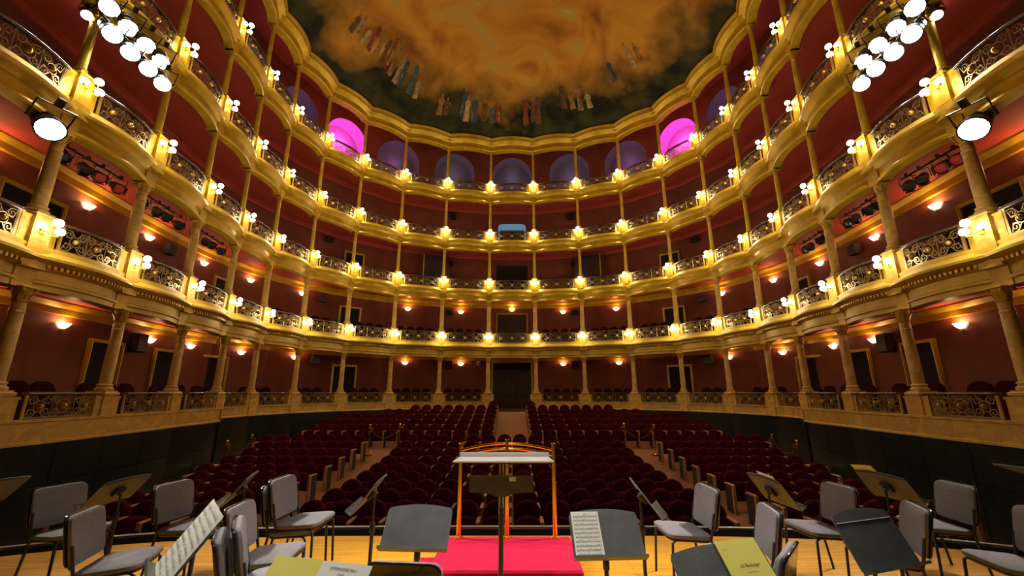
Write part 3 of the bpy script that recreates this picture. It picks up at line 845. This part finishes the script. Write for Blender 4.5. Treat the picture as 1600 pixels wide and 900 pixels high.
# ------------------------------------------------------------------ hall seats
mb = MB(); P_ = round_back(.47, .50, .9, 0, 10)
n_ = len(P_)
vv = []; ff = []
lay = [(-.05, 1.0), (-.05, .94), (.0, 1.0), (.045, .96), (.06, .84)]
lay = [(-.06, .92), (-.04, 1.0), (.03, 1.0), (.055, .93), (.065, .80)]      # rounded cushion: (depth towards the front, scale)
for d, s in lay:
    for a, b in P_: vv.append((a * s, .20 - d + (b) * .13, .36 + .25 + (b - .25) * s))
for i in range(len(lay) - 1):
    for q in range(n_): ff.append((i*n_+q, i*n_+(q+1) % n_, (i+1)*n_+(q+1) % n_, (i+1)*n_+q))
ff.append(tuple(range(n_ - 1, -1, -1))); ff.append(tuple(range((len(lay)-1)*n_, len(lay)*n_)))
mb.add(vv, ff); st_back = mb.mesh('backrest', M['velvet'], 50)
mb = MB(); vv = []; ff = []
Pc = round_back(.44, .42, .55, 0, 8); n_ = len(Pc)
for d, s in [(-.05, .95), (0, 1.0), (.05, .97), (.075, .82)]:
    for a, b in Pc: vv.append((a * s, .07 - d + (b - .2) * .06, .24 + .2 + (b - .2) * s))
for i in range(3):
    for q in range(n_): ff.append((i*n_+q, i*n_+(q+1) % n_, (i+1)*n_+(q+1) % n_, (i+1)*n_+q))
ff.append(tuple(range(n_ - 1, -1, -1))); ff.append(tuple(range(3*n_, 4*n_)))
mb.add(vv, ff); st_cush = mb.mesh('folded_seat', M['velvet'], 50)
SP = 0.53


def arm_meshes(x):
    mb = MB(); mb.box(x - .032, x + .032, -.16, .22, .585, .62, .008); a = mb.mesh('armrest', M['oak'])
    mb = MB(); mb.box(x - .022, x + .022, -.10, .22, 0, .585); b = mb.mesh('side_panel', M['black_panel'])
    mb = MB(); mb.box(x - .03, x + .03, -.165, -.13, .50, .60); mb.box(x - .022, x + .022, -.13, -.10, .05, .585); c = mb.mesh('panel_front', M['oak'])
    mb = MB(); mb.box(x - .03, x + .03, -.165, -.10, 0, .60); d = mb.mesh('panel_front', M['oak'])
    return a, b, c, d


ARM_R = arm_meshes(SP / 2 - .033); ARM_L = arm_meshes(-SP / 2 + .033)
ringpoly = [PK[k] + NK[k] * (T1SH if (k <= 4 or k >= 17) else 0.05) for k in range(22)]


def clear(x, y):
    best = 9
    for a, b in zip(ringpoly, ringpoly[1:]):
        d = b - a; t = max(0, min(1, (Vector((x, y)) - a).dot(d) / d.length_squared)); best = min(best, (a + d * t - Vector((x, y))).length)
    return best


def seat(x, y, rz, label, ends, floor=None):
    z = fz(y) if floor is None else floor
    t = thing('theatre_seat', label, 'seat', (x, y, z), rz, 'maroon hall seats')
    obj('backrest', st_back, t); obj('folded_seat', st_cush, t)
    a, b, c, d = ARM_R
    obj('armrest', a, t); obj('side_panel', b, t); obj('panel_front', d if 'R' in ends else c, t)
    if 'L' in ends:
        a, b, c, d = ARM_L
        obj('armrest', a, t); obj('side_panel', b, t); obj('panel_front', d, t)


n_seats = 0
for row in range(9):
    y = 7.6 + .9 * row
    for i in range(14):
        x = (i - 6.5) * SP
        seat(x, y, 0, 'maroon velvet seat, centre block, %s row from the stage, %s from the left aisle' % (ORD[row + 1], ORD[i + 1]), ('L' if i == 0 else '') + ('R' if i == 13 else '')); n_seats += 1
for s in (-1, 1):
    for row in range(9):
        y = 7.6 + .9 * row
        ok = [i for i in range(7) if clear(s * (5.25 + i * SP), y) > 1.05]
        for i in ok:
            x = s * (5.25 + i * SP)
            e = ''
            if i == 0: e += 'R' if s < 0 else 'L'
            if i == ok[-1]: e += 'L' if s < 0 else 'R'
            seat(x, y, 0, 'maroon velvet seat, %s block, %s row from the stage, %s from its aisle' % ('left' if s < 0 else 'right', ORD[row + 1], ORD[i + 1]), e); n_seats += 1
    for row in range(6):
        y = 16.9 + .9 * row
        ok = [i for i in range(16) if clear(s * (.95 + i * SP), y) > (1.5 if row > 2 else 1.2)]
        for i in ok:
            x = s * (.95 + i * SP)
            e = ''
            if i == 0: e += 'R' if s < 0 else 'L'
            if i == ok[-1]: e += 'L' if s < 0 else 'R'
            seat(x, y, 0, 'maroon velvet seat, rear %s block, %s row, %s from the centre aisle' % ('left' if s < 0 else 'right', ORD[row + 1], ORD[i + 1]), e); n_seats += 1
print('SEATS', n_seats)

# ------------------------------------------------------------------ rope stanchions in the cross aisle
mb = MB(); mb.lathe([(.16, 0), (.155, .03), (.06, .055), (.025, .07)], 14); sb = mb.mesh('base', M['brass'], 40)
mb = MB(); mb.lathe([(.02, .06), (.02, .92)], 10); sp_ = mb.mesh('pole', M['brass'], 40)
mb = MB(); mb.lathe([(.024, .90), (.04, .92), (.04, .96), (.018, .97), (.02, .985)], 10); mb.sphere((0, 0, 1.02), .045, 10, 6); sf = mb.mesh('finial', M['brass'], 60)
mb = MB(); mb.tube([(.03, 0, .93), (.09, 0, .92), (.11, 0, .87), (.09, 0, .85)], .014, 6); shk = mb.mesh('rope_hook', M['brass'])
for s, w_ in ((-1, 'left'), (1, 'right')):
    Ps = [(s * 5.15, 15.75), (s * 4.15, 16.05), (s * 8.6, 13.2), (s * 8.35, 14.0)]
    nm = ['at the foot of the %s cross aisle' % w_, 'beside the rear %s seats' % w_, 'by the %s marble wall, nearer the stage' % w_, 'by the %s marble wall, further back' % w_]
    for (x, y), q in zip(Ps, nm):
        t = thing('rope_stanchion', 'polished brass rope stanchion ' + q, 'stanchion', (x, y, fz(y)), 0 if s < 0 else PI, 'brass rope stanchions')
        for nn, m_ in (('base', sb), ('pole', sp_), ('finial', sf), ('rope_hook', shk)): obj(nn, m_, t)
    for (A, B), q in (((Ps[0], Ps[1]), 'across the %s cross aisle' % w_), ((Ps[2], Ps[3]), 'along the %s marble wall' % w_)):
        a = Vector((A[0], A[1], fz(A[1]) + .88)); b = Vector((B[0], B[1], fz(B[1]) + .88))
        mb = MB(); mb.tube([a.lerp(b, i / 10) - Vector((0, 0, .32 * (1 - (2 * i / 10 - 1) ** 2))) - a for i in range(11)], .02, 6)
        o = mb.build('barrier_rope', M['rope'], None, 60); o.location = a; tag(o, 'dark red rope sagging between brass stanchions ' + q, 'rope', 'barrier ropes')
for s, w_ in ((-1, 'left'), (1, 'right')):
    t = thing('marble_steps', 'pale marble steps at the foot of the %s boxes' % w_, 'steps', (s * 8.7, 12.9, fz(12.9)))
    for q in range(3):
        mb = MB(); mb.box(-.35 + (.12 * q if s > 0 else 0), .35 - (.12 * q if s < 0 else 0), -.22, .22, .14 * q, .14 * (q + 1), .01); mb.build('step', M['cream'], t)

# ------------------------------------------------------------------ stage lanterns
mb = MB(); mb.lathe([(.05, -.30), (.10, -.29), (.11, -.12), (.09, -.10), (.13, .0), (.135, .10), (.12, .10), (.115, .02)], 14, cap=False); lan_body = mb.mesh('housing', M['black'], 40)
mb = MB(); mb.lathe([(.001, .075), (.06, .085), (.115, .075)], 14, cap=False); lan_lens = mb.mesh('lens', M['lens'], 60)
lan_red = lan_lens.copy(); lan_red.materials[0] = M['lens_red']; lan_dk = lan_lens.copy(); lan_dk.materials[0] = M['lens_dark']
mb = MB(); mb.tube([(-.14, 0, -.08), (-.16, .0, -.08), (-.16, .22, -.08), (.16, .22, -.08), (.16, 0, -.08), (.14, 0, -.08)], .012, 5); lan_yoke = mb.mesh('yoke', M['black'])
mb = MB(); mb.box(-.03, .03, .22, .32, -.11, -.05); lan_clamp = mb.mesh('clamp', M['black'])
lan_door = []
for a in range(4):
    mb = MB(); mb.box(-.10, .10, .12, .125, .10, .22); m_ = mb.mesh('barn_door', M['black'])
    m_.transform(Matrix.Rotation(PI / 2 * a, 4, 'Z')); lan_door.append(m_)


def lantern(loc, target, label, lens, group, scale=1.0, power=0, doors=True, cone=30):
    t = thing('stage_lantern', label, 'spotlight', loc, 0, group)
    d = (Vector(target) - Vector(loc)).normalized()
    t.rotation_euler = d.to_track_quat('Z', 'Y').to_euler(); t.scale = (scale,) * 3
    obj('housing', lan_body, t); obj('lens', lens, t); obj('yoke', lan_yoke, t); obj('clamp', lan_clamp, t)
    if doors:
        for m_ in lan_door: obj('barn_door', m_, t)
    if power:
        l = lamp('lantern_beam', 'SPOT', Vector(loc) + d * .25 * scale, power, (1.0, 0.90, 0.76), .10)
        l.data.spot_size = math.radians(cone); l.data.spot_blend = .75; aim(l, target)
    return t


for s in (0, 1):
    m_ = (lambda k: k) if s == 0 else (lambda k: 21 - k); w_ = 'left' if s == 0 else 'right'; sg = -1 if s == 0 else 1
    pts = []
    for r_ in range(2):
        for i in range(4):  # spotlight multiplied into a bank with big lenses, to fill out its glare
            k = m_(.86 + .225 * i + .09 * r_); p, n = at(k, .50)
            z = 9.66 - .48 * r_
            lantern((p.x, p.y, z), (sg * 2.6, 4.2, 0.4) if i % 2 else (0, 4.0, 0.4), 'glaring white lantern under the third gallery, %s bank, %s row, %s from the stage' % (w_, 'upper' if r_ == 0 else 'lower', ORD[i + 1]), lan_lens, 'lit lantern bank', 1.4, P_BANK * (.8 if i % 2 else 1.1), False, 30 if i % 2 else 24)
    a, _ = at(m_(.85), .42); b, _ = at(m_(1.70), .42)
    for z, q in ((9.90, 'upper'), (9.44, 'lower')):
        mb = MB(); mb.tube([(0, 0, 0), (b.x - a.x, b.y - a.y, 0)], .024, 8); o = mb.build('lighting_pipe', M['black']); o.location = (a.x, a.y, z)
        tag(o, '%s black pipe carrying the glaring %s lantern bank' % (q, w_), 'pipe')
    p, n = at(m_(.76), .34)
    lantern((p.x, p.y, 6.62), (sg * 1.6, 4.2, .4), 'glaring white lantern at the lowest gallery column nearest the stage, ' + w_, lan_lens, 'lit side lanterns', 1.7, P_BANK, False)
    p, n = at(m_(.95), -.1)
    lantern((p.x, p.y, 9.62), (sg * .6, 3.5, .4), 'small white lantern just behind the %s glaring bank, nearer the stage' % w_, lan_lens, 'lit small lanterns', .8, 0, False)
    # unlit rigs under the second gallery
    for j in (1, 2, 3):
        jj = j if s == 0 else 20 - j
        a, _ = at(jj + .12, -.30); b, n = at(jj + .88, -.30)
        mb = MB(); mb.tube([(0, 0, 0), (b.x - a.x, b.y - a.y, 0)], .024, 8); o = mb.build('lighting_pipe', M['black']); o.location = (a.x, a.y, 6.80)
        tag(o, 'black pipe of unlit lanterns under the second gallery, %s side, %s bay from the stage' % (w_, ORD[j]), 'pipe')
        for i in range(4):
            p, n = at(jj + .2 + .2 * i, -.28 + .06 * (i % 2))
            red = (j == 1 and i in (2, 3))
            lantern((p.x, p.y, 6.55 - .05 * (i % 2)), (sg * (2.5 - i), 3.0 + i * .5, .5), '%s lantern under the second gallery, %s side, %s bay from the stage, %s along' % ('red-gelled' if red else 'unlit black', w_, ORD[j], ORD[i + 1]), lan_red if red else lan_dk, 'unlit side lanterns', .92)

# ------------------------------------------------------------------ podium and rail
t = thing('conductor_podium', 'low podium covered in bright red carpet at centre stage', 'podium', (-.06, 4.9, 0))
mb = MB(); mb.box(-.74, .74, -.48, .50, .0, .20, .02); mb.build('platform', M['podium'], t)
mb = MB(); mb.box(-1.0, -.74, -.48, .16, 0, .10, .015); mb.build('side_step', M['podium'], t)
mb = MB(); mb.box(-.745, .745, -.486, -.478, .0, .03); mb.build('kick_strip', M['black'], t)
rl = thing('podium_rail', 'polished brass guard rail with arched double bars on the red podium', 'rail', (-.06, 5.33, .20))
for x, h in ((-.56, 1.03), (0, 1.075), (.56, 1.03)):
    mb = MB(); mb.lathe([(.026, .02), (.026, h - .03), (.030, h - .03), (.030, h), (.022, h + .008)], 14, (x, 0, 0)); mb.build('post', M['brass'], rl, 40)
    mb = MB(); mb.lathe([(.055, 0), (.055, .012), (.034, .025)], 14, (x, 0, 0)); mb.build('floor_flange', M['brass'], rl, 40)
for z0 in (.95, .893):
    mb = MB(); mb.tube([(x, 0, z0 + .078 * (1 - (x / .56) ** 2)) for x in [-.56 + .08 * i for i in range(15)]], .019, 8); mb.build('arched_bar', M['brass'], rl, 60)

# ------------------------------------------------------------------ orchestra chairs
def pad(w, h, r, d0, d1, fn, bev=.014):
    """rounded rectangle pad"""
    out = []
    for cx, cy, a0 in ((w/2 - r, h - r, 0), (-w/2 + r, h - r, PI/2), (-w/2 + r, r, PI), (w/2 - r, r, 3*PI/2)):
        for i in range(5):
            a = a0 + PI / 2 * i / 4; out.append((cx + r * math.cos(a), cy + r * math.sin(a)))
    n = len(out); mb = MB(); vv = []; ff = []
    lay = [(d0, bev), (d0 + bev * .8, 0), (d1 - bev * .8, 0), (d1, bev)]
    for d, ins in lay:
        for a, b in out:
            vv.append(fn(a * (1 - 2 * ins / w), h / 2 + (b - h / 2) * (1 - 2 * ins / h), d))
    for i in range(3):
        for q in range(n): ff.append((i*n+q, i*n+(q+1) % n, (i+1)*n+(q+1) % n, (i+1)*n+q))
    ff.append(tuple(range(n - 1, -1, -1))); ff.append(tuple(range(3*n, 4*n)))
    mb.add(vv, ff); return mb


bend = lambda a: -.05 * (1 - (a / .23) ** 2)      # backrest hollow
backf = lambda a, b, d: (a, -.235 - b * .20 + bend(a) * .6 + d, .50 + b)
oc_back = pad(.45, .37, .06, -.008, .036, backf).mesh('backrest', M['fabric'], 40)
oc_shell = pad(.46, .385, .065, -.030, -.008, lambda a, b, d: backf(a, b - .008, d), .008).mesh('back_shell', M['black_gloss'], 40)
oc_seat = pad(.47, .44, .07, .445, .495, lambda a, b, d: (a * (1 + .06 * (b - .2)), b - .21, d - .03 * (1 - b / .44)), .016).mesh('seat', M['fabric'], 40)
oc_pan = pad(.44, .42, .07, .425, .447, lambda a, b, d: (a, b - .20, d - .03 * (1 - b / .44)), .006).mesh('seat_pan', M['black'], 40)
oc_legs = []
for s in (-1, 1):
    mb = MB(); mb.tube([(s * .20, .03, .418), (s * .215, .16, .430), (s * .222, .20, .405), (s * .235, .225, 0)], .0125, 8); oc_legs.append(mb.mesh('leg', M['black'], 50))
    mb = MB(); mb.tube([(s * .215, -.245, .66), (s * .215, -.215, .52), (s * .213, -.19, .42), (s * .225, -.27, 0)], .0125, 8); oc_legs.append(mb.mesh('leg', M['black'], 50))
oc_str = []
for y0 in (.05, -.12):
    mb = MB(); mb.tube([(-.205, y0, .418), (.205, y0, .418)], .010, 6); oc_str.append(mb.mesh('cross_bar', M['black']))


def chair(bx, by, yaw, label, up=0.0):
    d = Vector((math.cos(math.radians(yaw)), math.sin(math.radians(yaw)))); o = Vector((bx, by)) + d * .30
    t = thing('orchestra_chair', label, 'chair', (o.x, o.y, up), math.radians(yaw - 90), 'grey orchestra chairs')
    for nm, m_ in (('backrest', oc_back), ('back_shell', oc_shell), ('seat', oc_seat), ('seat_pan', oc_pan)): obj(nm, m_, t)
    for m_ in oc_legs: obj('leg', m_, t)
    for m_ in oc_str: obj('cross_bar', m_, t)
    return t


chair(-4.82, 4.80, -15, 'grey orchestra chair furthest left by the stage edge, in shadow')
chair(-3.58, 3.83, 18, 'grey orchestra chair at front left facing right, beside the left floor edge')
chair(-3.73, 4.95, -8, 'grey orchestra chair second from the left along the stage edge')
chair(-2.41, 4.03, 6, 'grey orchestra chair between the white score and the yellow score, facing right')
chair(-2.49, 4.86, -3, 'upper grey chair of the stacked pair left of the podium, by the stage edge', .065)
e_d = math.radians(-3)
chair(-2.49 - .07 * math.cos(e_d), 4.86 - .07 * math.sin(e_d), -3, 'lower grey chair of the stacked pair left of the podium')
chair(-2.04 + .087, 3.24 + .05, 30, 'upper of two stacked grey chairs seen edge-on right of the white score', .065)
chair(-2.04, 3.24, 30, 'lower of two stacked grey chairs seen edge-on right of the white score')
chair(-.63, 2.74, 84, 'chair seen from behind with glossy black back, nearest left of centre')
chair(2.06, 4.75, -178, 'grey orchestra chair just right of the podium by the stage edge')
chair(2.22, 3.93, 168, 'grey orchestra chair behind the yellow cover, turned left')
chair(1.75, 2.97, 138, 'grey orchestra chair with glossy black frame nearest the yellow cover')
chair(3.50, 4.81, -177, 'grey orchestra chair by the stage edge behind the large black stand')
chair(3.55, 4.0, 158, 'grey orchestra chair right beside the large black stand, turned left')
chair(4.84, 4.90, 176, 'shadowed orchestra chair furthest right by the stage edge')
chair(4.46, 3.83, 172, 'orchestra chair cut by the right picture edge, seat showing')

# ------------------------------------------------------------------ music stands
mb = MB(); mb.lathe([(.016, .06), (.016, .66)], 10); ms_low = mb.mesh('lower_tube', M['black'], 40)
mb = MB(); mb.lathe([(.011, 0), (.011, 1.0)], 8); ms_up = mb.mesh('upper_tube', M['black'], 40)
mb = MB(); mb.lathe([(.02, .62), (.024, .63), (.024, .69), (.02, .70)], 10); ms_col = mb.mesh('collar', M['black'], 40)
ms_leg = []
for q in range(3):
    a = PI / 2 + 2 * PI * q / 3; mb = MB(); mb.tube([(.012 * math.cos(a), .012 * math.sin(a), .13), (.10 * math.cos(a), .10 * math.sin(a), .07), (.27 * math.cos(a), .27 * math.sin(a), .008)], .010, 6); ms_leg.append(mb.mesh('foot', M['black'], 50))
DW, DH = .50, .325


def desk_outline(w, h):
    pts = [(-w/2 + .015, 0), (w/2 - .015, 0), (w/2, .02)]
    pts += [(w/2 * 1.0, h - .045), (w/2 - .012, h - .022)]
    for i in range(1, 8):
        x = (w/2 - .03) * (1 - 2 * i / 8); pts.append((x, h - .018 + .022 * (1 - (2 * i / 8 - 1) ** 2)))
    pts += [(-w/2 + .012, h - .022), (-w/2, h - .045), (-w/2, .02)]
    return pts


# desk local: x width, z up the desk, -y = front (player side)
mb = MB(); mb.prism(desk_outline(DW, DH), -.003, .003, lambda a, b, d: (a, d, b)); ms_desk = mb.mesh('desk', M['stand'])
mb = MB(); mb.box(-DW/2, DW/2, -.062, .0, -.004, .002); mb.box(-DW/2, DW/2, -.064, -.060, -.004, .012); ms_lip = mb.mesh('lip', M['stand'])
mb = MB(); mb.tube([(-DW/2 + .02, .008, DH - .03)] + [(x, .008, DH - .006 - .022 * (x / .23) ** 2) for x in (-.2, -.1, 0, .1, .2)] + [(DW/2 - .02, .008, DH - .03)], .006, 5); ms_rib = mb.mesh('back_rib', M['black'])
mb = MB(); mb.box(-.05, .05, .003, .035, DH * .35, DH * .62, .006); mb.lathe([(.022, 0), (.022, .05)], 10, (.0, .035, DH * .45)); ms_clamp = mb.mesh('tilt_clamp', M['black'])


def stand(x, y, normal_deg, zc, tilt, label):
    """normal_deg: plan direction the desk faces (towards its player); zc: height of desk centre; tilt back from vertical"""
    t = thing('music_stand', label, 'music stand', (x, y, 0), math.radians(normal_deg + 90), 'black music stands')
    obj('lower_tube', ms_low, t); u = obj('upper_tube', ms_up, t, (0, 0, .5)); u.scale.z = max(.1, zc - .5)
    obj('collar', ms_col, t)
    for m_ in ms_leg: obj('foot', m_, t)
    d = obj('desk', ms_desk, t)
    ti = math.radians(tilt)
    d.rotation_euler = (-ti, 0, 0)
    off = Vector((0, -.03 + 0, 0))
    d.location = (0, -.035 - math.sin(ti) * DH * .5, zc - math.cos(ti) * DH * .5)
    obj('lip', ms_lip, d); obj('back_rib', ms_rib, d); obj('tilt_clamp', ms_clamp, d)
    bpy.context.view_layer.update()
    return d


st = {}
st['s1'] = stand(-4.56, 3.92, 178, .98, 46, 'black music stand cut by the left picture edge')
st['s2'] = stand(-3.84, 4.42, 176, .90, 42, 'black music stand seen from behind between the two left chairs')
st['s3'] = stand(-2.62, 4.40, -162, .93, 38, 'black music stand seen edge-on behind the chair facing right')
st['s4'] = stand(-1.66, 2.42, -140, 1.06, 36, 'black music stand holding the steep white open score, front left')
st['s5'] = stand(-1.25, 4.10, -176, .95, 37, 'tall thin black music stand edge-on left of the podium')
st['s6'] = stand(-.71, 3.48, -93, .85, 38, 'empty grey-black music stand facing the viewer left of the podium')
st['s7'] = stand(-.86, 2.00, -104, .975, 45, 'music stand holding the yellow and white pages at the bottom edge')
st['s9'] = stand(.665, 3.30, -87, .86, 36, 'black music stand with one printed sheet right of the podium')
st['s10'] = stand(1.15, 4.05, -8, .93, 37, 'thin black music stand edge-on right of the podium')
st['s11'] = stand(.98, 2.15, -76, 1.0, 42, 'black music stand holding the yellow cover, front right')
st['s12'] = stand(2.48, 4.35, 4, .92, 36, 'black music stand seen from behind between two right-hand chairs')
st['s13'] = stand(2.21, 2.86, -72, .965, 28, 'large black music stand with a folded crease at front right')
st['s14'] = stand(3.70, 4.45, 10, .93, 37, 'black music stand with a yellow part behind the far right chairs')
st['s15'] = stand(4.92, 4.20, 4, 1.10, 72, 'black music stand cut by the right picture edge')
# crease fold on the large stand
mb = MB(); mb.tube([(-DW/2 + .01, -.005, DH * .80), (DW/2 - .01, -.005, DH * .80)], .003, 5); mb.build('crease', M['metal_strip'], st['s13'])

# conductor's stand: wide nearly flat desk, seen from behind
t = thing('conductor_stand', "wide conductor's stand with pale flat desk in front of the podium", 'music stand', (-.09, 3.80, 0))
mb = MB(); mb.lathe([(.021, .03), (.021, .9)], 12); mb.build('lower_tube', M['black'], t, 40)
for x in (-.014, .014):
    mb = MB(); mb.lathe([(.008, .85), (.008, 1.27)], 8, (x, 0, 0)); mb.build('riser_rod', M['metal_strip'], t, 40)
mb = MB(); mb.lathe([(.21, 0), (.21, .02), (.05, .05), (.03, .06)], 18); mb.build('base', M['black'], t, 40)
poly = [(-.27, 1.15), (-.27, 1.02), (-.10, 1.01), (-.04, .985), (.04, .985), (.10, 1.01), (.27, 1.02), (.27, 1.15)]
mb = MB(); mb.prism(poly, -.030, -.022, lambda a, b, d: (a, d, b)); bp_ = mb.build('back_plate', M['stand'], t)
mb = MB(); mb.box(.065, .122, -.034, -.030, 1.105, 1.14); mb.build('sticker', M['paper'], bp_)
dk = MB(); dk.box(-.41, .41, -.23, .25, -.007, .007, .003); d = dk.build('desk', M['acrylic'], t); d.location = (.02, .0, 1.272); d.rotation_euler = (math.radians(-4.0), 0, 0)
mb = MB(); mb.box(-.41, .41, .245, .26, -.007, .045); mb.build('lip', M['acrylic'], d)
mb = MB(); mb.box(-.06, .06, -.05, .05, -.03, -.006); mb.build('tilt_clamp', M['black'], d)

# ------------------------------------------------------------------ sheet music
def on_desk(desk, x, z, name, label, cat='sheet music', group=None, rot=0.0):
    t = thing(name, label, cat, (0, 0, 0), 0, group)
    t.matrix_world = desk.matrix_world @ Matrix.Translation((x, -.006, z)) @ Matrix.Rotation(rot, 4, 'Y')
    return t


def page(t, x0, x1, h, m, curl=0.0, nm='page'):
    mb = MB(); n = 7; vv = []; ff = []
    for dd in (0, -.0012):
        for i in range(n):
            u = i / (n - 1); x = x0 + (x1 - x0) * u; c = -curl * math.sin(PI * u)
            vv += [(x, c + dd, 0), (x, c + dd, h)]
    k = 2 * n
    for i in range(n - 1):
        ff += [(2*i, 2*i+1, 2*i+3, 2*i+2), (k+2*i, k+2*i+2, k+2*i+3, k+2*i+1)]
    for i in range(n - 1): ff += [(2*i+1, k+2*i+1, k+2*i+3, 2*i+3), (2*i, 2*i+2, k+2*i+2, k+2*i)]
    ff += [(0, k, k+1, 1), (2*n-2, 2*n-1, k+2*n-1, k+2*n-2)]
    mb.add(vv, ff); return mb.build(nm, M[m], t)


def staves(pg, x0, x1, ztop, zbot, n, y=-.0022, seed=1):
    rnd = random.Random(seed); mb = MB()
    for q in range(n):
        zc = ztop + (zbot - ztop) * q / max(1, n - 1)
        for l in range(5):
            z = zc + .0022 * (l - 2); mb.add([(x0, y, z - .0002), (x1, y, z - .0002), (x1, y, z + .0002), (x0, y, z + .0002)], [(0, 1, 2, 3)])
        x = x0 + .012
        mb.add([(x0, y, zc - .004), (x0 + .005, y, zc - .004), (x0 + .006, y, zc + .005), (x0 + .001, y, zc + .005)], [(0, 1, 2, 3)])
        while x < x1 - .006:
            z = zc + rnd.uniform(-.005, .006); w = .0016
            mb.add([(x, y, z - w), (x + 2 * w, y, z - w * .6), (x + 2.2 * w, y, z + w), (x + .3 * w, y, z + w * .8)], [(0, 1, 2, 3)])
            mb.add([(x + 2 * w, y, z), (x + 2.5 * w, y, z), (x + 2.5 * w, y, z + .009), (x + 2 * w, y, z + .009)], [(0, 1, 2, 3)])
            if rnd.random() < .5: mb.add([(x + 2 * w, y, z + .0075), (x + .009, y, z + .0095), (x + .009, y, z + .0115), (x + 2 * w, y, z + .0095)], [(0, 1, 2, 3)])
            x += rnd.uniform(.005, .009)
    o = mb.build('printed_staves', M['ink'], pg); o['kind'] = 'stuff'; return o


def text(pg, s, x, z, size, y=-.0026, name='printed_text'):
    cu = bpy.data.curves.new(name, 'FONT'); cu.body = s; cu.size = size; cu.align_x = 'CENTER'; cu.materials.append(M['ink'])
    o = bpy.data.objects.new(name, cu); C.objects.link(o)
    bpy.context.view_layer.update()
    dg = bpy.context.evaluated_depsgraph_get(); me = bpy.data.meshes.new_from_object(o.evaluated_get(dg))
    bpy.data.objects.remove(o)
    o = bpy.data.objects.new(name, me); C.objects.link(o); o.parent = pg
    o.location = (x, y, z); o.rotation_euler = (PI / 2, 0, 0); return o


def rule(pg, x0, x1, z, th=.0012):
    mb = MB(); y = -.0026; mb.add([(x0, y, z), (x1, y, z), (x1, y, z + th), (x0, y, z + th)], [(0, 1, 2, 3)]); mb.build('printed_rule', M['ink'], pg)


t = on_desk(st['s9'], -.135, .004, 'music_sheet', 'single white printed music sheet on the stand right of the podium', rot=0.0)
pg = page(t, -.10, .10, .305, 'paper'); text(pg, 'Largo', 0, .287, .010); staves(pg, -.085, .09, .27, .025, 10, seed=3)
t = on_desk(st['s4'], 0, .004, 'open_score', 'open white score with two printed pages on the front left stand')
pg = page(t, -.235, 0, .36, 'paper', .006); staves(pg, -.22, -.02, .33, .03, 10, -.012, 5)
pg = page(t, 0, .235, .36, 'paper', .006); staves(pg, .02, .22, .33, .03, 10, -.012, 6)
t = on_desk(st['s7'], .0, .012, 'open_part', 'open part with yellow cover page beside a white title page, bottom left', rot=math.radians(0))
pg = page(t, -.25, 0, .325, 'yellow', .004, 'cover_page'); rule(pg, -.22, -.19, .285); text(pg, '5', -.12, .16, .02, -.006)
pg = page(t, 0, .245, .325, 'paper', .004, 'title_page'); text(pg, 'SYMPHONIE No.1', .12, .292, .017, -.0075); text(pg, 'Finale', .12, .272, .013, -.0075); text(pg, 'Moderato', .205, .262, .009, -.0075); staves(pg, .02, .225, .245, .03, 8, -.0062, 9)
t = on_desk(st['s11'], .125, .012, 'music_part', 'yellow music part with a printed title on the front right stand', rot=0)
pg = page(t, -.115, .115, .325, 'yellow', 0, 'cover_page')
rule(pg, -.09, -.07, .283); text(pg, 'Lili Boulanger', .01, .205, .020); rule(pg, -.022, .042, .182); text(pg, "D'UN MATIN DE PRINTEMPS", .0, .140, .0165)
t = on_desk(st['s14'], .08, .012, 'music_part', 'yellow music part slanting above the top of the far right stand', rot=math.radians(8)); page(t, -.12, .12, .37, 'yellow', .004, 'cover_page')
t = on_desk(st['s12'], -.06, .010, 'music_part', 'white music part peeping above the right stand seen from behind', rot=math.radians(-4)); page(t, -.11, .11, .345, 'paper', 0, 'page')
t = on_desk(st['s2'], .05, .010, 'music_part', 'white music part lying on the left stand seen from behind'); page(t, -.11, .11, .30, 'paper', 0, 'page')
